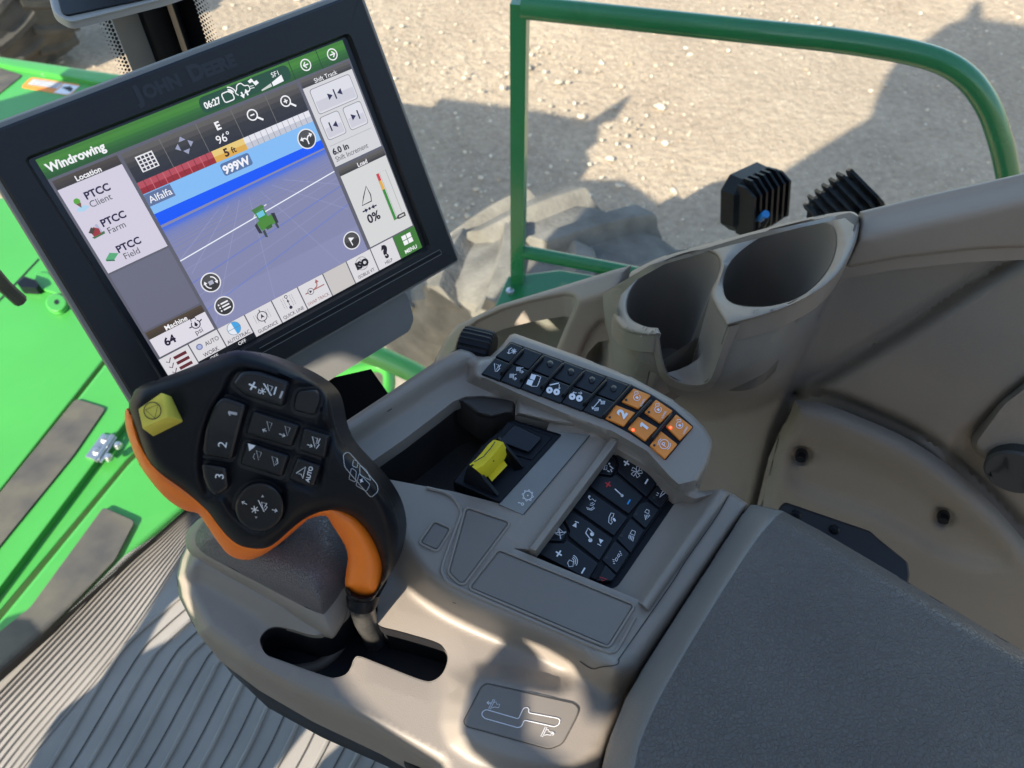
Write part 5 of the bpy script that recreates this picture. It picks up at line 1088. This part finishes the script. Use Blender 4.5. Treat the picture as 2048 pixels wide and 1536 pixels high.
for s, c in ((1.0, (236, 240, 250)), (1.6, (70, 110, 220)), (2.35, (80, 118, 220))):
    y0, y1 = 292 + 133 * s, 284 + 91 * s; x0 = 213 if y0 < 678 else lerp(213, 815, (y0 - 678) / (y0 - y1)); ST(b, [(x0, min(y0, 677)), (815, y1)], 3.4 if s == 1 else 1.6, c, 5)
for x in (-300, -60, 200, 430, 700, 1000, 1300):
    for (xa, ya), (xb, yb) in (((lerp(520, x, .15), 330), (x, 678)),):
        pts_ = [(lerp(xa, xb, t), lerp(ya, yb, t)) for t in np.linspace(0, 1, 20)]; pts_ = [p for p in pts_ if 213 < p[0] < 815]
        if len(pts_) > 1: ST(b, [pts_[0], pts_[-1]], 1.3, (150, 154, 196), 4)
for s in (1.25, 1.95):
    ST(b, [(213, 292 + 133 * s), (815, 284 + 91 * s)], 1.2, (146, 150, 194), 4)
b.fill(rnd(rect(213, 200, 298, 238), 2), SU, em(92, 110, 150), 5 * LAY); T(b, "Alfalfa", 256, 219, 30, WH, 6); b.fill(rnd(rect(464, 206, 566, 246), 9), SU, em(86, 112, 158), 5 * LAY); T(b, "999W", 514, 227, 36, WH, 6, .014)
for cx, cy, kd in ((769, 241, 'r'), (265, 529, 'o'), (267, 619, 'l'), (773, 619, 'f')):
    b.disc((cx, cy), 33, SU, em(225, 225, 230), 6 * LAY, 32); b.disc((cx, cy), 29, SU, em(54, 53, 52), 7 * LAY, 32); b.fill([(cx - 28, cy), (cx + 28, cy), (cx + 20, cy - 20), (cx, cy - 28), (cx - 20, cy - 20)], SU, em(78, 77, 78), 8 * LAY)
    if kd == 'l':
        for i in range(3): ST(b, [(cx - 8, cy - 11 + i * 11), (cx + 18, cy - 11 + i * 11)], 5, WH, 9); ST(b, [(cx - 18, cy - 11 + i * 11), (cx - 13, cy - 11 + i * 11)], 5, WH, 9)
    if kd == 'f': b.fill([(cx - 7, cy - 14), (cx + 12, cy - 6), (cx - 5, cy + 1)], SU, em(*WH), 9 * LAY); ST(b, [(cx - 7, cy - 14), (cx - 4, cy + 17)], 3.6, WH, 9)
    if kd == 'r': ST(b, smooth([(cx, cy + 18), (cx, cy + 4), (cx - 6, cy - 4), (cx - 16, cy - 4)], 3), 4, WH, 9); ST(b, smooth([(cx, cy + 4), (cx + 6, cy - 6), (cx + 16, cy - 8)], 3), 4, WH, 10); b.fill([(cx - 24, cy - 4), (cx - 14, cy - 12), (cx - 14, cy + 4)], SU, em(*WH), 9 * LAY); b.fill([(cx + 24, cy - 8), (cx + 14, cy - 16), (cx + 14, cy)], SU, em(*WH), 9 * LAY)
    if kd == 'o': b.ring((cx, cy), 19, SU, 3.6, em(*WH), 9 * LAY, 110, 200, 8); b.ring((cx, cy), 19, SU, 3.6, em(*WH), 9 * LAY, -70, 20, 8); b.fill(rect(cx - 8, cy - 6, cx + 8, cy + 7), SU, em(170, 172, 190), 9 * LAY); b.fill([(cx - 24, cy - 2), (cx - 12, cy - 2), (cx - 18, cy - 12)], SU, em(*WH), 10 * LAY); b.fill([(cx + 24, cy + 2), (cx + 12, cy + 2), (cx + 18, cy + 12)], SU, em(*WH), 10 * LAY)
tc = (516, 425)
def tp(*ps): return [(tc[0] + x * .8, tc[1] + y * .8) for x, y in ps]
for p, c, l in ((tp((-30, -62), (20, -66), (26, -52), (-26, -46)), (70, 120, 60), 8), (tp((-24, -46), (20, -50), (22, -8), (-20, -4)), (60, 135, 45), 7), (tp((-18, -42), (14, -44), (14, -22), (-16, -20)), (110, 190, 215), 8), (tp((-34, -8), (40, -14), (40, 26), (-28, 32)), (74, 132, 52), 8), (tp((-46, 0), (-34, -6), (-30, 42), (-44, 36)), (48, 50, 56), 9), (tp((38, -18), (54, -14), (52, 30), (40, 28)), (48, 50, 56), 9), (tp((-26, 34), (-14, 32), (-16, 66), (-26, 62)), (60, 70, 70), 7), (tp((34, 28), (46, 26), (46, 50), (38, 52)), (60, 70, 70), 7), (tp((-8, 26), (22, 22), (20, 36), (-6, 38)), (52, 96, 40), 9)): b.fill(p, SU, em(*c), l * LAY)
ST(b, tp((-36, -30), (-24, -40)), 3, (210, 215, 220), 9); ST(b, tp((26, -56), (38, -58)), 3, (230, 230, 235), 9)
b.build("field_map", SCo, smooth=False)
b = MB(); grad(b, 826, 67, 1018, 94, DG[:3], 1); T(b, "Shift Track", 918, 84, 20, WH, 4); R_(b, 826, 94, 1018, 364, (206, 206, 210), 1)
def key_(x0, y0, x1, y1): b.fill(rnd(rect(x0 - 2, y0 - 2, x1 + 2, y1 + 2), 11), SU, em(120, 120, 128), 2 * LAY); b.fill(rnd(rect(x0, y0, x1, y1), 10), SU, em(214, 214, 222), 3 * LAY); b.fill(rect(x0 + 4, (y0 + y1) / 2, x1 - 4, y1 - 6), SU, em(198, 198, 208), 4 * LAY)
key_(846, 106, 1000, 186); key_(841, 198, 912, 274); key_(932, 198, 1002, 274)
NV = (38, 36, 72)
def triu(x, y, d, s=11): b.fill([(x - d * s * .6, y - s), (x + d * s, y), (x - d * s * .6, y + s)], SU, em(*NV), 6 * LAY)
triu(905, 146, 1); triu(945, 146, -1); ST(b, [(925, 130), (925, 162)], 5, NV, 6); ST(b, [(865, 221), (865, 251)], 5, NV, 6); triu(885, 236, -1); triu(957, 236, 1); ST(b, [(978, 221), (978, 251)], 5, NV, 6)
ST(b, [(836, 294), (1006, 294)], 1.5, (160, 160, 168), 4); T(b, "6.0 in", 836, 315, 29, (30, 28, 36), 4, .014, 'l'); T(b, "Shift Increment", 836, 341, 25, (90, 90, 98), 4, 0, 'l', .86); b.build("shift_panel", SCo, smooth=False)
b = MB(); grad(b, 829, 374, 1020, 400, DG[:3], 1); T(b, "Load", 924, 389, 21, WH, 4, .006); R_(b, 829, 400, 1020, 674, (208, 208, 208), 1)
R_(b, 957, 446, 968, 472, (200, 55, 65), 4); R_(b, 957, 472, 968, 506, (222, 168, 60), 4); R_(b, 957, 506, 968, 625, (55, 135, 50), 4); ST(b, [(957, 446), (998, 446), (998, 626), (957, 626)], 1.6, (150, 150, 150), 5, True); ST(b, [(971, 447), (971, 625)], 1.4, (150, 150, 150), 5)
b.fill([(966, 622), (978, 613), (1008, 613), (1008, 629), (978, 629)], SU, em(70, 66, 66), 6 * LAY); R_(b, 980, 618, 1002, 624, (200, 200, 200), 7)
b.stroke([(862, 524), (902, 524), (908, 502), (904, 468), (880, 498)], SU, 4, em(38, 32, 50), 4 * LAY, True)
b.disc((884, 545), 5, SU, em(38, 32, 50), 4 * LAY); triu(870, 545, 1, 8); triu(898, 545, -1, 8); ST(b, [(854, 545), (866, 545)], 5, NV, 6); ST(b, [(902, 545), (914, 545)], 5, NV, 6)
T(b, "0%", 886, 578, 44, (34, 28, 44), 4, .01); b.build("load_panel", SCo, smooth=False)
b = MB(); grad(b, 9, 581, 203, 607, [(78, 66, 52), (72, 60, 48), (66, 56, 46)], 1); T(b, "Machine", 106, 596, 23, WH, 4, .008); R_(b, 9, 607, 203, 673, (218, 214, 224), 1); T(b, "64", 62, 637, 37, (34, 24, 50), 4, .014); T(b, "psi", 156, 654, 25, (80, 78, 90), 4)
b.ring((158, 630), 14, SU, 3.2, em(34, 24, 50), 4 * LAY, -50, 230, 16); ST(b, [(150, 616), (150, 608), (166, 608), (166, 616)], 3, (34, 24, 50), 4); b.fill([(158, 620), (164, 633), (158, 639), (152, 633)], SU, em(34, 24, 50), 5 * LAY); ST(b, [(134, 632), (144, 632)], 4, (34, 24, 50), 4); ST(b, [(172, 628), (182, 624)], 4, (34, 24, 50), 4); b.build("machine_panel", SCo, smooth=False)
b = MB(); tabs = [(0, 104), (105, 209), (210, 311), (312, 415), (416, 518), (519, 622), (623, 721), (722, 825), (826, 926)]; TB = (214, 212, 216)
for i, (x0, x1) in enumerate(tabs):
    yb = 768 if i not in (1, 2) else 748; R_(b, x0 + 1.5, 679, x1 - 1.5, yb, TB if i != 6 else (196, 192, 190), 1)
R_(b, 105, 748, 312, 768, (18, 18, 22), 1); T(b, "OFF", 262, 759, 17, WH, 4); T(b, "OFF", 158, 759, 17, WH, 4)
R_(b, 927, 679, 1024, 768, (62, 118, 48), 1)
for i in range(2):
    for j in range(2): R_(b, 958 + i * 22, 692 + j * 20, 977 + i * 22, 709 + j * 20, WH, 4)
T(b, "MENU", 977, 752, 20, WH, 4, .008); T(b, "?", 876, 713, 62, (28, 22, 34), 4, .03); IK = (46, 38, 62)
for t, u, v, s, c in (("HELP", 875, 753, 18, IK), ("ISOBUS VT", 775, 753, 18, IK), ("SWAP TRACK", 570, 753, 17, (150, 105, 100)), ("QUICK LINE", 467, 754, 18, IK), ("GUIDANCE", 364, 755, 18, IK), ("AUTOTRAC", 260, 737, 19, IK), ("WORK", 157, 737, 21, IK), ("AUTO", 176, 705, 21, IK)): T(b, t, u, v, s, c, 4, 0, 'c', .84)
T(b, "ISO", 774, 713, 34, (24, 20, 30), 6, .03); b.ring((774, 712), 24, SU, 1.6, em(90, 88, 98), 4 * LAY); b.ring((774, 712), 14, SU, 1.2, em(120, 118, 128), 4 * LAY); ST(b, [(774, 688), (774, 736)], 1.2, (120, 118, 128), 4)
b.disc((132, 704), 11, SU, em(120, 128, 165), 4 * LAY); b.disc((132, 704), 7, SU, em(165, 175, 215), 5 * LAY)
for i in range(3):
    ST(b, [(44, 698 + i * 20), (88, 698 + i * 20)], 11, (96, 40, 46), 4); ST(b, [(18, 696 + i * 20), (25, 704 + i * 20), (36, 690 + i * 20)], 3, (90, 40, 70), 4)
b.disc((260, 703), 24, SU, em(120, 140, 165), 4 * LAY); b.disc((260, 703), 22, SU, em(222, 228, 236), 5 * LAY)
b.fill([(260, 703)] + [(260 + 22 * math.cos(t), 703 + 22 * math.sin(t)) for t in np.linspace(-1.6, 1.5, 14)], SU, em(70, 160, 220), 6 * LAY); ST(b, [(238, 703), (282, 703)], 1.8, (100, 125, 155), 7)
b.ring((363, 712), 17, SU, 2.8, em(*IK), 4 * LAY); b.fill([(363, 702), (370, 719), (363, 715), (356, 719)], SU, em(*IK), 5 * LAY); ST(b, [(363, 686), (363, 695)], 3, IK, 4); ST(b, [(363, 729), (363, 738)], 3, IK, 4)
for x in (336, 344, 382, 390): ST(b, [(x, 696), (x, 728)], 1.3, (150, 150, 158), 4)
b.ring((467, 690), 5, SU, 2.2, em(*IK), 4 * LAY); ST(b, [(467, 696), (467, 726)], 2, IK, 4); b.disc((467, 732), 6, SU, em(*IK), 4 * LAY); b.fill([(467, 700), (472, 710), (462, 710)], SU, em(*IK), 5 * LAY)
for x in (446, 454, 480, 488):
    for j in range(7): ST(b, [(x, 690 + j * 6), (x, 693 + j * 6)], 1.8, (110, 108, 118), 4)
SWC = (160, 100, 95); b.ring((556, 715), 11, SU, 2, em(60, 50, 60), 5 * LAY); b.fill([(562, 715), (551, 709), (551, 721)], SU, em(60, 50, 60), 5 * LAY); ST(b, [(534, 715), (545, 715)], 4, SWC, 4); ST(b, [(567, 715), (612, 715)], 4, SWC, 4); ST(b, smooth([(570, 714), (584, 708), (590, 694)], 3), 4, SWC, 4); b.fill([(590, 684), (598, 696), (582, 696)], SU, em(*SWC), 5 * LAY)
b.build("menu_bar", SCo, smooth=False)
# second display at the top edge
UD = plane3(at_d(140, 46, .62), at_d(330, 0, .66), at_d(115, -60, .66))
ud = thing("upper_display", "second grey framed display cut off by the top edge of the photo", "display", UD(230, -60, -.03))
q = rnd([(60, -160), (520, -160), (400, -24), (330, 0), (140, 48), (106, 28)], 14)
b = MB(); b.plate(q, UD, .008, .003, mat("light_grey_frame", (.33, .32, .30), .5), top=0, rpx=6); b.build("frame", ud, angle=40)
b = MB(); b.plate(rnd([(76, -160), (520, -160), (380, -30), (318, -8), (134, 31), (122, 24)], 8), UD, .004, .001, BEZEL, top=.002, rpx=2); b.build("screen", ud, angle=40)

bpy.data.objects.remove(_fo); bpy.data.curves.remove(_fc)
